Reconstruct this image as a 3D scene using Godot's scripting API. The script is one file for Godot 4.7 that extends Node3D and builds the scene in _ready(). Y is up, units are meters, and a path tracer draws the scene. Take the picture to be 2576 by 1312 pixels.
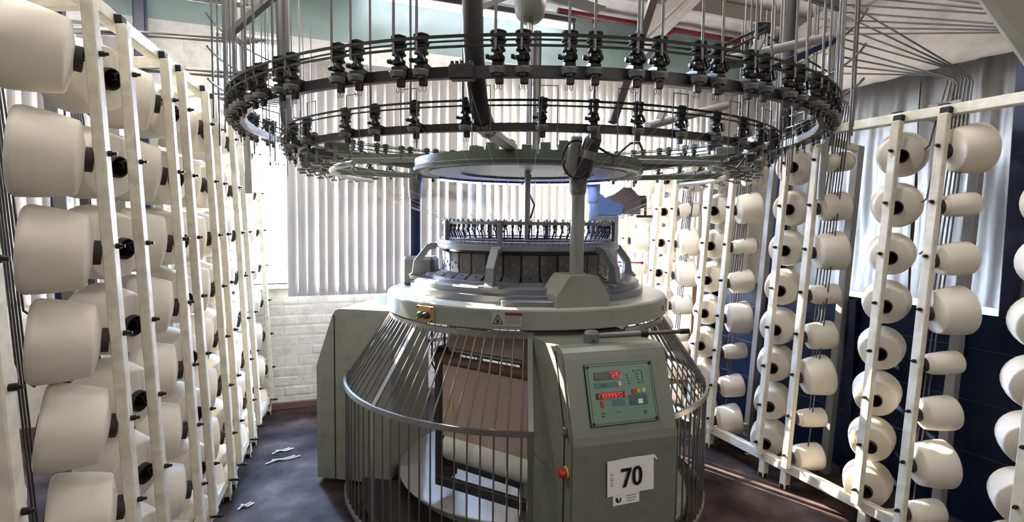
extends Node3D
# A circular knitting machine between two creels of yarn cones, in a white-painted brick mill hall.
# World: x to the right, y up, -z away from the camera; g(x, y, d) takes the distance d away from the camera.

var M := {}
var numbers := {}
var rng := RandomNumberGenerator.new()
const CX := 0.087
const CD := 3.4
const ORDINAL := ["first", "second", "third", "fourth", "fifth", "sixth", "seventh", "eighth", "ninth", "tenth"]
var room := Transform3D()          # x along the window wall, z into the hall
var machine: Node3D


# ---------------------------------------------------------------- mesh building
class MB:
	var v := PackedVector3Array()
	var n := PackedVector3Array()

	func tri(a: Vector3, b: Vector3, c: Vector3, na: Vector3, nb: Vector3, nc: Vector3) -> void:
		if (b - a).cross(c - a).dot(na + nb + nc) > 0.0:
			v.append_array([a, c, b]); n.append_array([na, nc, nb])
		else:
			v.append_array([a, b, c]); n.append_array([na, nb, nc])

	func flat(a: Vector3, b: Vector3, c: Vector3, d: Vector3, nn: Vector3) -> void:
		tri(a, b, c, nn, nn, nn); tri(a, c, d, nn, nn, nn)

	# chamfered box
	func box(c: Vector3, size: Vector3, basis := Basis(), bev := 0.0) -> void:
		var h := size * 0.5
		var b := minf(bev, minf(h.x, minf(h.y, h.z)) * 0.6)
		for ax in 3:
			for s in [-1.0, 1.0]:
				var nn := Vector3.ZERO; nn[ax] = s
				var u := (ax + 1) % 3
				var w := (ax + 2) % 3
				var q := []
				for k in [[-1, -1], [1, -1], [1, 1], [-1, 1]]:
					var p := Vector3.ZERO
					p[ax] = s * h[ax]; p[u] = k[0] * (h[u] - b); p[w] = k[1] * (h[w] - b)
					q.append(c + basis * p)
				flat(q[0], q[1], q[2], q[3], (basis * nn).normalized())
		if b <= 0.0:
			return
		for ax in 3:
			var u := (ax + 1) % 3
			var w := (ax + 2) % 3
			for su in [-1.0, 1.0]:
				for sw in [-1.0, 1.0]:
					var q := []
					for k in [[-1, 0], [1, 0], [1, 1], [-1, 1]]:
						var p := Vector3.ZERO
						p[ax] = k[0] * (h[ax] - b)
						p[u] = su * (h[u] - (0.0 if k[1] == 0 else b)); p[w] = sw * (h[w] - (b if k[1] == 0 else 0.0))
						q.append(c + basis * p)
					var nn := Vector3.ZERO; nn[u] = su; nn[w] = sw
					flat(q[0], q[1], q[2], q[3], (basis * nn).normalized())
		for sx in [-1.0, 1.0]:
			for sy in [-1.0, 1.0]:
				for sz in [-1.0, 1.0]:
					var s := Vector3(sx, sy, sz)
					var nn: Vector3 = (basis * s).normalized()
					var a := c + basis * (s * Vector3(h.x, h.y - b, h.z - b))
					var d := c + basis * (s * Vector3(h.x - b, h.y, h.z - b))
					var e := c + basis * (s * Vector3(h.x - b, h.y - b, h.z))
					tri(a, d, e, nn, nn, nn)

	# rectangular bar from a to b, w across, t thick; up says where the thickness points
	func bar(a: Vector3, b: Vector3, w: float, t: float, up := Vector3.UP, bev := 0.003) -> void:
		var y := (b - a).normalized()
		var z := up
		if absf(y.dot(z)) > 0.98:
			z = Vector3.RIGHT
		var x := y.cross(z).normalized()
		z = x.cross(y).normalized()
		box((a + b) * 0.5, Vector3(w, a.distance_to(b), t), Basis(x, y, z), bev)

	# round tube through points
	func tube(pts: Array, r: float, k := 8, caps := true, r_end := -1.0) -> void:
		var rings := []
		var norms := []
		var x := Vector3.ZERO
		var m := pts.size()
		for i in m:
			var t: Vector3
			if i == 0: t = (pts[1] - pts[0]).normalized()
			elif i == m - 1: t = (pts[i] - pts[i - 1]).normalized()
			else: t = ((pts[i + 1] - pts[i]).normalized() + (pts[i] - pts[i - 1]).normalized()).normalized()
			if i == 0:
				x = t.cross(Vector3.UP if absf(t.y) < 0.9 else Vector3.RIGHT).normalized()
			else:
				x = (x - t * x.dot(t)).normalized()
			var y := t.cross(x)
			var ring := []
			var nr := []
			var rr := r if r_end < 0.0 else lerpf(r, r_end, float(i) / (m - 1))
			for j in k:
				var a := TAU * j / k
				var d := x * cos(a) + y * sin(a)
				ring.append(pts[i] + d * rr); nr.append(d)
			rings.append(ring); norms.append(nr)
		for i in m - 1:
			for j in k:
				var q := (j + 1) % k
				tri(rings[i][j], rings[i][q], rings[i + 1][q], norms[i][j], norms[i][q], norms[i + 1][q])
				tri(rings[i][j], rings[i + 1][q], rings[i + 1][j], norms[i][j], norms[i + 1][q], norms[i + 1][j])
		if caps:
			for e in [0, m - 1]:
				var nn: Vector3 = (pts[0] - pts[1]).normalized() if e == 0 else (pts[m - 1] - pts[m - 2]).normalized()
				for j in k:
					tri(pts[e], rings[e][j], rings[e][(j + 1) % k], nn, nn, nn)

	# profile of (radius, height) turned round y; angle 0 looks to +z. The outside lies to the right of the way the profile runs up.
	func lathe(profile: Array, k := 24, xf := Transform3D(), a0 := 0.0, a1 := TAU, smooth := false, caps := false) -> void:
		var m := profile.size()
		var seg := []
		for i in m - 1:
			var d: Vector2 = profile[i + 1] - profile[i]
			seg.append(Vector2(d.y, -d.x).normalized())
		for i in m - 1:
			var p: Vector2 = profile[i]
			var q: Vector2 = profile[i + 1]
			var n0: Vector2 = seg[i]
			var n1: Vector2 = seg[i]
			if smooth:
				if i > 0 and seg[i].dot(seg[i - 1]) > 0.5: n0 = (seg[i] + seg[i - 1]).normalized()
				if i < m - 2 and seg[i].dot(seg[i + 1]) > 0.5: n1 = (seg[i] + seg[i + 1]).normalized()
			for j in k:
				var a := a0 + (a1 - a0) * j / k
				var b := a0 + (a1 - a0) * (j + 1) / k
				var da := Vector3(sin(a), 0, cos(a))
				var db := Vector3(sin(b), 0, cos(b))
				var A := xf * (da * p.x + Vector3(0, p.y, 0))
				var B := xf * (db * p.x + Vector3(0, p.y, 0))
				var C := xf * (db * q.x + Vector3(0, q.y, 0))
				var D := xf * (da * q.x + Vector3(0, q.y, 0))
				var nA := (xf.basis * (da * n0.x + Vector3(0, n0.y, 0))).normalized()
				var nB := (xf.basis * (db * n0.x + Vector3(0, n0.y, 0))).normalized()
				var nC := (xf.basis * (db * n1.x + Vector3(0, n1.y, 0))).normalized()
				var nD := (xf.basis * (da * n1.x + Vector3(0, n1.y, 0))).normalized()
				if p.x > 1e-6: tri(A, B, C, nA, nB, nC)
				if q.x > 1e-6: tri(A, C, D, nA, nC, nD)
		if caps:
			for e in [a0, a1]:
				var de := Vector3(sin(e), 0, cos(e))
				var nn := Vector3(cos(e), 0, -sin(e)) * (-1.0 if e == a0 else 1.0)
				nn = xf.basis * nn
				for i in range(1, m - 2):
					var A: Vector3 = xf * (de * profile[0].x + Vector3(0, profile[0].y, 0))
					var B: Vector3 = xf * (de * profile[i].x + Vector3(0, profile[i].y, 0))
					var C: Vector3 = xf * (de * profile[i + 1].x + Vector3(0, profile[i + 1].y, 0))
					tri(A, B, C, nn, nn, nn)

	# ring of rectangular section
	func band(r0: float, r1: float, y0: float, y1: float, k := 48, a0 := 0.0, a1 := TAU, xf := Transform3D()) -> void:
		lathe([Vector2(r0, y0), Vector2(r1, y0), Vector2(r1, y1), Vector2(r0, y1), Vector2(r0, y0)], k, xf, a0, a1, false, a1 - a0 < TAU - 0.001)

	func disc(r: float, y0: float, y1: float, k := 20, xf := Transform3D(), bev := 0.0) -> void:
		if bev > 0.0:
			lathe([Vector2(0, y0), Vector2(r - bev, y0), Vector2(r, y0 + bev), Vector2(r, y1 - bev), Vector2(r - bev, y1), Vector2(0, y1)], k, xf)
		else:
			lathe([Vector2(0, y0), Vector2(r, y0), Vector2(r, y1), Vector2(0, y1)], k, xf)

	# polygon (x, y) with depth along z, centred
	func prism(poly: PackedVector2Array, depth: float, xf := Transform3D()) -> void:
		if Geometry2D.is_polygon_clockwise(poly):
			poly.reverse()
		var h := depth * 0.5
		var ids := Geometry2D.triangulate_polygon(poly)
		for s in [-1.0, 1.0]:
			var nn := xf.basis * Vector3(0, 0, s)
			for i in range(0, ids.size(), 3):
				tri(xf * Vector3(poly[ids[i]].x, poly[ids[i]].y, s * h), xf * Vector3(poly[ids[i + 1]].x, poly[ids[i + 1]].y, s * h), xf * Vector3(poly[ids[i + 2]].x, poly[ids[i + 2]].y, s * h), nn, nn, nn)
		for i in poly.size():
			var a := poly[i]
			var b := poly[(i + 1) % poly.size()]
			var d := (b - a).normalized()
			var nn := xf.basis * Vector3(d.y, -d.x, 0)
			flat(xf * Vector3(a.x, a.y, -h), xf * Vector3(b.x, b.y, -h), xf * Vector3(b.x, b.y, h), xf * Vector3(a.x, a.y, h), nn)

	static func new_box_prism(poly: PackedVector2Array, depth: float) -> MB:
		var b := MB.new()
		b.prism(poly, depth)
		return b

	func mesh() -> ArrayMesh:
		var arrays := []
		arrays.resize(Mesh.ARRAY_MAX)
		arrays[Mesh.ARRAY_VERTEX] = v
		arrays[Mesh.ARRAY_NORMAL] = n
		var am := ArrayMesh.new()
		am.add_surface_from_arrays(Mesh.PRIMITIVE_TRIANGLES, arrays)
		return am


func g(x: float, y: float, d: float) -> Vector3:
	return Vector3(x, y, -d)


func numbered(called: String) -> String:
	var k: int = numbers.get(called, 0)
	numbers[called] = k + 1
	return called if k == 0 else "%s_%03d" % [called, k]


func tag(o: Node3D, label: String, category: String, group := "", kind := "") -> void:
	if label: o.set_meta("label", label)
	if category: o.set_meta("category", category)
	if group: o.set_meta("group", group)
	if kind: o.set_meta("kind", kind)


func thing(called: String, label: String, category: String, at := Transform3D(), group := "") -> Node3D:
	var o := Node3D.new()
	o.name = numbered(called)
	add_child(o)
	o.transform = at
	tag(o, label, category, group)
	return o


func obj(called: String, mesh: Mesh, m: Material, parent: Node = self, at := Transform3D()) -> MeshInstance3D:
	var o := MeshInstance3D.new()
	o.name = numbered(called) if parent == self else called
	o.mesh = mesh
	o.material_override = m
	o.transform = at
	parent.add_child(o, true)
	return o


func struct(called: String, mesh: Mesh, m: Material, at := Transform3D()) -> MeshInstance3D:
	var o := obj(called, mesh, m, self, at)
	o.set_meta("kind", "structure")
	return o


func boxm(size: Vector3, bev := 0.0, at := Vector3.ZERO) -> ArrayMesh:
	var b := MB.new()
	b.box(at, size, Basis(), bev)
	return b.mesh()


# ---------------------------------------------------------------- materials
func noise_tex(freq: float, ramp: Array, seed_ := 1, size := 512, octaves := 4, kind := FastNoiseLite.TYPE_SIMPLEX_SMOOTH) -> NoiseTexture2D:
	var f := FastNoiseLite.new()
	f.noise_type = kind
	f.seed = seed_
	f.frequency = freq
	f.fractal_octaves = octaves
	var t := NoiseTexture2D.new()
	t.width = size; t.height = size
	t.seamless = true
	t.noise = f
	var gr := Gradient.new()
	var offs := PackedFloat32Array()
	var cols := PackedColorArray()
	for i in ramp.size():
		offs.append(ramp[i][0]); cols.append(ramp[i][1])
	gr.offsets = offs; gr.colors = cols
	t.color_ramp = gr
	return t


func bump_tex(freq: float, seed_ := 5, strength := 4.0, size := 512) -> NoiseTexture2D:
	var f := FastNoiseLite.new()
	f.seed = seed_
	f.frequency = freq
	f.fractal_octaves = 3
	var t := NoiseTexture2D.new()
	t.width = size; t.height = size
	t.seamless = true
	t.as_normal_map = true
	t.bump_strength = strength
	t.noise = f
	return t


func mat(called: String, c: Color, rough := 0.6, metal := 0.0, spec := 0.5) -> StandardMaterial3D:
	var m := StandardMaterial3D.new()
	m.resource_name = called
	m.albedo_color = c
	m.roughness = rough
	m.metallic = metal
	m.metallic_specular = spec
	M[called] = m
	return m


func textured(m: StandardMaterial3D, t: Texture2D, scale: float, world := true) -> void:
	m.albedo_texture = t
	m.uv1_triplanar = true
	m.uv1_world_triplanar = world
	m.uv1_scale = Vector3.ONE * scale


func glow(called: String, c: Color, energy: float) -> StandardMaterial3D:
	var m := mat(called, c, 0.5)
	m.emission_enabled = true
	m.emission = c
	m.emission_energy_multiplier = energy
	return m


func materials() -> void:
	var worn := noise_tex(0.012, [[0.0, Color(0.8, 0.8, 0.8)], [0.5, Color(1, 1, 1)], [1.0, Color(0.88, 0.87, 0.85)]], 3)
	var grime := noise_tex(0.02, [[0.0, Color(0.88, 0.87, 0.84)], [0.42, Color(0.98, 0.98, 0.98)], [1.0, Color(1, 1, 1)]], 8)
	var m := mat("yarn", Color(0.90, 0.88, 0.83), 0.9, 0.0, 0.2)
	m.rim_enabled = true; m.rim = 0.4; m.rim_tint = 0.5
	m.backlight_enabled = true; m.backlight = Color(0.25, 0.24, 0.22)
	m.normal_enabled = true; m.normal_texture = bump_tex(0.05, 11, 2.0); m.normal_scale = 0.35
	m.uv1_triplanar = true; m.uv1_scale = Vector3(2, 14, 2)
	mat("yarn_core", Color(0.17, 0.14, 0.12), 0.7)
	mat("core_hollow", Color(0.05, 0.045, 0.04), 0.9)
	textured(mat("creel_paint", Color(0.86, 0.845, 0.78), 0.42), worn, 1.2)
	mat("pin", Color(0.16, 0.15, 0.14), 0.4, 0.6)
	mat("black_rubber", Color(0.03, 0.03, 0.032), 0.7)
	textured(mat("machine_paint", Color(0.50, 0.515, 0.485), 0.38), grime, 0.9)
	textured(mat("cabinet_paint", Color(0.42, 0.44, 0.405), 0.4), grime, 1.4)
	mat("table_paint", Color(0.62, 0.635, 0.60), 0.3)
	mat("green_casting", Color(0.275, 0.31, 0.27), 0.45)
	mat("grey_casting", Color(0.36, 0.37, 0.37), 0.45)
	mat("column_paint", Color(0.46, 0.475, 0.46), 0.35, 0.2)
	mat("dark_casting", Color(0.155, 0.15, 0.16), 0.5)
	mat("feeder", Color(0.075, 0.09, 0.088), 0.4)
	mat("feeder_plate", Color(0.46, 0.47, 0.47), 0.35, 0.3)
	mat("red_block", Color(0.17, 0.065, 0.065), 0.5)
	mat("belt", Color(0.07, 0.095, 0.085), 0.6)
	mat("rail", Color(0.22, 0.215, 0.23), 0.45, 0.3)
	mat("steel", Color(0.60, 0.60, 0.60), 0.32, 0.85)
	mat("bright_steel", Color(0.78, 0.78, 0.78), 0.25, 0.9)
	mat("rod", Color(0.42, 0.42, 0.42), 0.38, 0.7)
	mat("tube_grey", Color(0.32, 0.315, 0.31), 0.35, 0.55)
	mat("cam_steel", Color(0.30, 0.295, 0.30), 0.4, 0.4)
	mat("blue_grey", Color(0.44, 0.455, 0.49), 0.35, 0.4)
	mat("thread", Color(0.72, 0.71, 0.68), 0.8)
	mat("brass", Color(0.70, 0.56, 0.33), 0.4, 0.4)
	mat("green_button", Color(0.06, 0.34, 0.16), 0.3)
	mat("dark_button", Color(0.18, 0.09, 0.10), 0.35)
	mat("red_plastic", Color(0.62, 0.08, 0.07), 0.4)
	mat("yellow_plastic", Color(0.70, 0.58, 0.16), 0.45)
	mat("pale_key", Color(0.66, 0.70, 0.60), 0.45)
	mat("panel_green", Color(0.36, 0.47, 0.41), 0.35)
	mat("panel_teal", Color(0.20, 0.37, 0.37), 0.4)
	mat("panel_blue", Color(0.17, 0.29, 0.33), 0.4)
	mat("display_dark", Color(0.025, 0.03, 0.028), 0.2)
	mat("display_red", Color(0.16, 0.012, 0.016), 0.25)
	glow("digit", Color(1.0, 0.14, 0.16), 0.9)
	mat("black_ink", Color(0.015, 0.015, 0.018), 0.6)
	mat("grey_ink", Color(0.33, 0.34, 0.34), 0.7)
	mat("red_ink", Color(0.40, 0.12, 0.12), 0.6)
	mat("blue_ink", Color(0.08, 0.14, 0.34), 0.6)
	mat("paper", Color(0.86, 0.86, 0.86), 0.75)
	mat("sticker", Color(0.56, 0.57, 0.53), 0.55)
	mat("fabric_sheet", Color(0.68, 0.61, 0.565), 0.9)
	mat("cloth_roll", Color(0.80, 0.80, 0.79), 0.9)
	mat("wood", Color(0.40, 0.30, 0.25), 0.6)
	mat("oily", Color(0.10, 0.10, 0.10), 0.35)
	mat("bright_plate", Color(0.60, 0.60, 0.60), 0.35, 0.2)
	m = mat("floor", Color(1, 1, 1), 0.78, 0.0, 0.14)
	textured(m, noise_tex(0.006, [[0.0, Color(0.10, 0.085, 0.085)], [0.4, Color(0.20, 0.165, 0.16)], [0.62, Color(0.25, 0.21, 0.20)], [1.0, Color(0.36, 0.33, 0.315)]], 21, 1024, 6), 0.35)
	m.normal_enabled = true; m.normal_texture = bump_tex(0.03, 7, 3.0); m.normal_scale = 0.25
	m = mat("white_brick", Color(0.90, 0.90, 0.875), 0.6)
	m.normal_enabled = true; m.normal_texture = bump_tex(0.04, 17, 3.0); m.normal_scale = 0.35
	textured(m, worn, 0.8)
	textured(mat("white_wall", Color(0.88, 0.88, 0.865), 0.7), worn, 0.25)
	textured(mat("upper_wall", Color(0.60, 0.69, 0.68), 0.6), worn, 0.3)
	textured(mat("right_wall", Color(0.84, 0.81, 0.775), 0.65), worn, 0.35)
	textured(mat("ceiling_white", Color(0.84, 0.83, 0.82), 0.7), worn, 0.3)
	mat("purlin", Color(0.66, 0.62, 0.58), 0.6)
	mat("blue_paint", Color(0.075, 0.12, 0.205), 0.38, 0.0, 0.3)
	mat("blue_steel", Color(0.045, 0.085, 0.22), 0.35)
	mat("pale_blue_line", Color(0.22, 0.30, 0.40), 0.4)
	m = mat("blind", Color(0.70, 0.69, 0.675), 0.75)
	m.backlight_enabled = true; m.backlight = Color(0.14, 0.138, 0.135)
	m = mat("blind_closed", Color(0.65, 0.64, 0.63), 0.75)
	m.backlight_enabled = true; m.backlight = Color(0.14, 0.14, 0.14)
	mat("window_steel", Color(0.60, 0.60, 0.60), 0.5)
	m = mat("glass", Color(0.95, 0.97, 0.97, 0.06), 0.05)
	m.transparency = BaseMaterial3D.TRANSPARENCY_ALPHA
	m = mat("sheeting", Color(0.24, 0.225, 0.205), 0.42, 0.0, 0.3)
	m.backlight_enabled = true; m.backlight = Color(0.06, 0.06, 0.06)
	textured(mat("cardboard", Color(0.70, 0.52, 0.38), 0.8), worn, 2.0)
	mat("brown_pipe", Color(0.19, 0.135, 0.115), 0.45)
	mat("red_pipe", Color(0.40, 0.085, 0.085), 0.4)
	mat("pale_tube", Color(0.55, 0.55, 0.55), 0.4)
	mat("machine_blue", Color(0.24, 0.34, 0.50), 0.45)
	mat("brown_grey", Color(0.27, 0.24, 0.245), 0.5)
	glow("lamp_glow", Color(1.0, 0.97, 1.0), 5.0)
	glow("led_glow", Color(0.55, 0.66, 1.0), 3.0)
	mat("hood_sheet", Color(0.66, 0.65, 0.60), 0.6)
	mat("hood", Color(0.38, 0.375, 0.345), 0.6)


# ---------------------------------------------------------------- camera, sky, lights
func camera_and_light() -> void:
	var pitch := 0.0698
	var roll := 0.013
	var fw := Vector3(0, -sin(pitch), -cos(pitch))
	var up0 := Vector3(0, cos(pitch), -sin(pitch))
	var rt := Vector3.RIGHT * cos(roll) + up0 * sin(roll)
	var up := -Vector3.RIGHT * sin(roll) + up0 * cos(roll)
	var cam := Camera3D.new()
	cam.name = "camera"
	cam.transform = Transform3D(Basis(rt, up, -fw), Vector3(0, 1.6, 0))
	cam.fov = rad_to_deg(2.0 * atan(656.0 / 1416.0))
	cam.near = 0.05
	cam.far = 200.0
	cam.current = true
	add_child(cam)

	var env := Environment.new()
	env.background_mode = Environment.BG_SKY
	var sky := Sky.new()
	var sm := ProceduralSkyMaterial.new()
	sm.sky_top_color = Color(0.62, 0.76, 0.95)
	sm.sky_horizon_color = Color(0.93, 0.95, 0.97)
	sm.ground_horizon_color = Color(0.85, 0.84, 0.80)
	sm.ground_bottom_color = Color(0.60, 0.58, 0.54)
	sm.sky_energy_multiplier = 12.0
	sm.ground_energy_multiplier = 3.0
	sm.sun_angle_max = 5.0
	sky.sky_material = sm
	env.sky = sky
	env.ambient_light_source = Environment.AMBIENT_SOURCE_SKY
	env.tonemap_mode = Environment.TONE_MAPPER_LINEAR
	env.tonemap_exposure = 2.05
	env.sdfgi_enabled = true
	env.ssao_enabled = true
	env.ssil_enabled = true
	var we := WorldEnvironment.new()
	we.name = "surroundings"
	we.environment = env
	add_child(we)

	var sun := DirectionalLight3D.new()
	sun.name = "sun"
	sun.light_color = Color(1.0, 0.93, 0.82)
	sun.light_energy = 30.0
	sun.light_angular_distance = 0.6
	sun.shadow_enabled = true
	add_child(sun)
	var travel := Vector3(0.68 * 0.866, -0.5, 0.73 * 0.866)
	sun.look_at_from_position(Vector3(-5, 6, -12), Vector3(-5, 6, -12) + travel, Vector3.UP)


# ---------------------------------------------------------------- the hall
func wall_mesh(w0: float, w1: float, y0: float, y1: float, thick: float, holes: Array) -> ArrayMesh:
	var b := MB.new()
	var xs := [w0, w1]
	for o in holes:
		xs.append(o[0]); xs.append(o[1])
	xs.sort()
	for i in xs.size() - 1:
		if xs[i + 1] - xs[i] < 1e-4: continue
		var mid: float = (xs[i] + xs[i + 1]) * 0.5
		var ys := [y0]
		for o in holes:
			if o[0] < mid and mid < o[1]:
				ys.append(maxf(y0, o[2])); ys.append(minf(y1, o[3]))
		ys.append(y1)
		for k in range(0, ys.size(), 2):
			if ys[k + 1] - ys[k] > 1e-4:
				b.box(Vector3(mid, (ys[k] + ys[k + 1]) * 0.5, -thick * 0.5), Vector3(xs[i + 1] - xs[i], ys[k + 1] - ys[k], thick))
	return b.mesh()


func window(k: int, o: Array, verticals: Array, horizontals: Array) -> void:
	# steel frame with separate panes, set 8 cm into the wall
	var root := thing("window_%d" % k, "", "", room)
	root.set_meta("kind", "structure")
	var q := -0.08
	var b := MB.new()
	var vs := [o[0]] + verticals + [o[1]]
	var hs := [o[2]] + horizontals + [o[3]]
	for x in vs:
		b.box(Vector3(clampf(x, o[0] + 0.02, o[1] - 0.02), (o[2] + o[3]) * 0.5, q), Vector3(0.04 if x == o[0] or x == o[1] else 0.026, o[3] - o[2], 0.04), Basis(), 0.003)
	for y in hs:
		b.box(Vector3((o[0] + o[1]) * 0.5, clampf(y, o[2] + 0.02, o[3] - 0.02), q), Vector3(o[1] - o[0], 0.04 if y == o[2] or y == o[3] else 0.022, 0.034), Basis(), 0.003)
	obj("window_frame", b.mesh(), M.window_steel, root)
	for i in vs.size() - 1:
		for j in hs.size() - 1:
			obj("pane", boxm(Vector3(vs[i + 1] - vs[i] - 0.01, hs[j + 1] - hs[j] - 0.01, 0.004), 0.0, Vector3((vs[i] + vs[i + 1]) * 0.5, (hs[j] + hs[j + 1]) * 0.5, q)), M.glass, root)
	var s := MB.new()
	s.box(Vector3((o[0] + o[1]) * 0.5, o[2] - 0.015, -0.03), Vector3(o[1] - o[0], 0.03, 0.20), Basis(), 0.004)
	obj("window_sill", s.mesh(), M.white_brick, root)


func blind(label: String, w0: float, w1: float, top: float, bottom: float, pitch: float, turn: float, m: Material, q := 0.10) -> void:
	var root := thing("vertical_blind", label, "blind", room * Transform3D(Basis(), Vector3(w0, 0, q)))
	var hr := MB.new()
	hr.box(Vector3((w1 - w0) * 0.5, top + 0.02, 0), Vector3(w1 - w0, 0.04, 0.04), Basis(), 0.004)
	obj("headrail", hr.mesh(), M.window_steel, root)
	var h := top - bottom
	var width := 0.089
	var meshes := []
	for k in 3:
		var b := MB.new()
		var bow := 0.006 + 0.003 * k
		var n := 6
		for i in n:
			var x0 := -width * 0.5 + width * i / n
			var x1 := x0 + width / n
			var z0 := bow * (1.0 - pow(2.0 * x0 / width, 2))
			var z1 := bow * (1.0 - pow(2.0 * x1 / width, 2))
			var nn := Vector3(-(z1 - z0), 0, x1 - x0).normalized()
			for s in [1.0, -1.0]:
				var off: Vector3 = nn * 0.0005 * s
				b.flat(Vector3(x0, 0, z0) + off, Vector3(x1, 0, z1) + off, Vector3(x1, -h, z1) + off, Vector3(x0, -h, z0) + off, nn * s)
		b.box(Vector3(0, -h + 0.012, bow * 0.5), Vector3(width * 0.9, 0.024, 0.004))
		meshes.append(b.mesh())
	var count := int((w1 - w0) / pitch)
	for i in count:
		var a := deg_to_rad(turn + rng.randf_range(-5.0, 5.0))
		obj("slat", meshes[rng.randi() % 3], m, root, Transform3D(Basis(Vector3.UP, a) * Basis(Vector3.FORWARD, rng.randf_range(-0.004, 0.004)), Vector3((i + 0.5) * pitch + rng.randf_range(-0.004, 0.004), top, 0)))


func hall() -> void:
	var e := Vector3(0.927184, 0, -0.374607)
	var into := Vector3(0.374607, 0, 0.927184)
	room = Transform3D(Basis(e, Vector3.UP, into), g(-1.83, 0, 4.685))
	var H := 3.62
	var W0 := -6.2
	var W1 := 5.2
	var Q := 11.0

	struct("floor", boxm(Vector3(W1 - W0 + 0.6, 0.2, Q + 0.6), 0.0, Vector3((W0 + W1) * 0.5, -0.1, Q * 0.5)), M.floor, room)
	var o1 := [-0.54, -0.01, 1.055, 3.05]
	var o2 := [1.44, 3.98, 1.0, 2.92]
	var o4 := [0.12, 1.30, 1.055, 2.76]
	var o3 := [-4.6, -1.12, 1.0, 2.95]
	var wb := struct("wall_back", wall_mesh(W0, W1, 0.0, 3.08, 0.24, [o1, o2, o3, o4]), M.white_brick, room)
	struct("wall_back_upper", wall_mesh(W0, W1, 3.08, H, 0.24, []), M.upper_wall, room)
	# bricks that can be picked apart: the bay under the bare window and the pier beside it
	var bricks := [boxm(Vector3(0.216, 0.074, 0.022), 0.006), boxm(Vector3(0.219, 0.075, 0.026), 0.007), boxm(Vector3(0.213, 0.072, 0.020), 0.008)]
	var halves := [boxm(Vector3(0.102, 0.074, 0.022), 0.006), boxm(Vector3(0.10, 0.073, 0.026), 0.007)]
	for row in 35:
		var y := 0.062 + row * 0.086
		var x := -1.10
		var stop := 1.28 if y < 1.0 else -0.57
		if y > 3.02: break
		if row % 2 == 1:
			obj("brick", halves[rng.randi() % 2], M.white_brick, wb, Transform3D(Basis(), Vector3(x + 0.055, y, -0.007)))
			x += 0.113
		while x + 0.226 <= stop + 0.01:
			obj("brick", bricks[rng.randi() % 3], M.white_brick, wb, Transform3D(Basis(Vector3.UP, rng.randf_range(-0.008, 0.008)), Vector3(x + 0.113, y, -0.0085 + rng.randf_range(-0.001, 0.001))))
			x += 0.226
		if stop - x > 0.09:
			obj("brick", halves[rng.randi() % 2], M.white_brick, wb, Transform3D(Basis(), Vector3(x + 0.056, y, -0.007)))
	struct("baseboard_back", boxm(Vector3(W1 - W0, 0.06, 0.03), 0.004, Vector3((W0 + W1) * 0.5, 0.03, 0.015)), M.wood, room)
	window(1, o1, [-0.33], [1.26, 1.54, 2.05, 2.55])
	window(4, o4, [0.50, 0.90], [1.54, 2.05])
	window(2, o2, [1.95, 2.46, 2.97, 3.48], [1.54, 2.05, 2.55])
	window(3, o3, [-4.0, -3.4, -2.8, -2.2, -1.66], [1.54, 2.05, 2.55])
	blind("closed pale vertical blind hanging between the bare window and the knitting machine", -0.035, 1.40, 2.85, 0.965, 0.079, 13.0, M.blind_closed)
	blind("glowing white vertical blind with open gaps directly behind the knitting machine", 1.41, 4.86, 3.0, 0.965, 0.083, -27.0, M.blind)
	blind("pale vertical blind behind the creel that stands by the bare window", -4.6, -1.15, 2.93, 0.965, 0.08, 18.0, M.blind_closed)
	for c in [[-1.0, 0.075, 0.06], [-1.50, 0.11, 0.07]]:
		struct("steel_column", boxm(Vector3(c[1], 3.55, 0.09), 0.006, Vector3(c[0], 1.775, c[2] + 0.11)), M.blue_steel, room)

	# right wall: gable end with a blue boarded dado and sheeting hung over it
	var gable := PackedVector2Array([Vector2(-0.24, 0), Vector2(Q + 0.24, 0), Vector2(Q + 0.24, H), Vector2(6.0, 5.2), Vector2(-0.24, H)])
	var gx := Transform3D(Basis(Vector3(0, 0, 1), Vector3.UP, Vector3(-1, 0, 0)), Vector3(W1 + 0.12, 0, 0))
	var b := MB.new()
	b.prism(gable, 0.24, gx)
	struct("wall_right", b.mesh(), M.right_wall, room)
	b = MB.new()
	b.prism(gable, 0.24, Transform3D(gx.basis, Vector3(W0 - 0.12, 0, 0)))
	struct("wall_left", b.mesh(), M.white_wall, room)
	struct("wall_front", boxm(Vector3(W1 - W0, H, 0.24), 0.0, Vector3((W0 + W1) * 0.5, H * 0.5, Q + 0.12)), M.white_wall, room)
	for c in [[5.06, 0.30]]:
		struct("steel_column", boxm(Vector3(0.12, 3.7, 0.13), 0.006, Vector3(c[0], 1.85, c[1])), M.blue_steel, room)

	# roof: two slopes, purlins along the hall and rafters across
	b = MB.new()
	b.prism(PackedVector2Array([Vector2(-0.3, H - 0.08), Vector2(6.0, 5.2), Vector2(Q + 0.3, H - 0.08), Vector2(Q + 0.3, H + 0.1), Vector2(6.0, 5.38), Vector2(-0.3, H + 0.1)]), W1 - W0 + 0.6, Transform3D(gx.basis, Vector3((W0 + W1) * 0.5, 0, 0)))
	struct("ceiling", b.mesh(), M.ceiling_white, room)
	var rise := (5.2 - H) / 6.0
	for k in 7:
		var q := 0.55 + k * 0.85
		struct("roof_beam", boxm(Vector3(W1 - W0, 0.14, 0.05), 0.004, Vector3((W0 + W1) * 0.5, H + rise * q - 0.08, q)), M.purlin, room)
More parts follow.
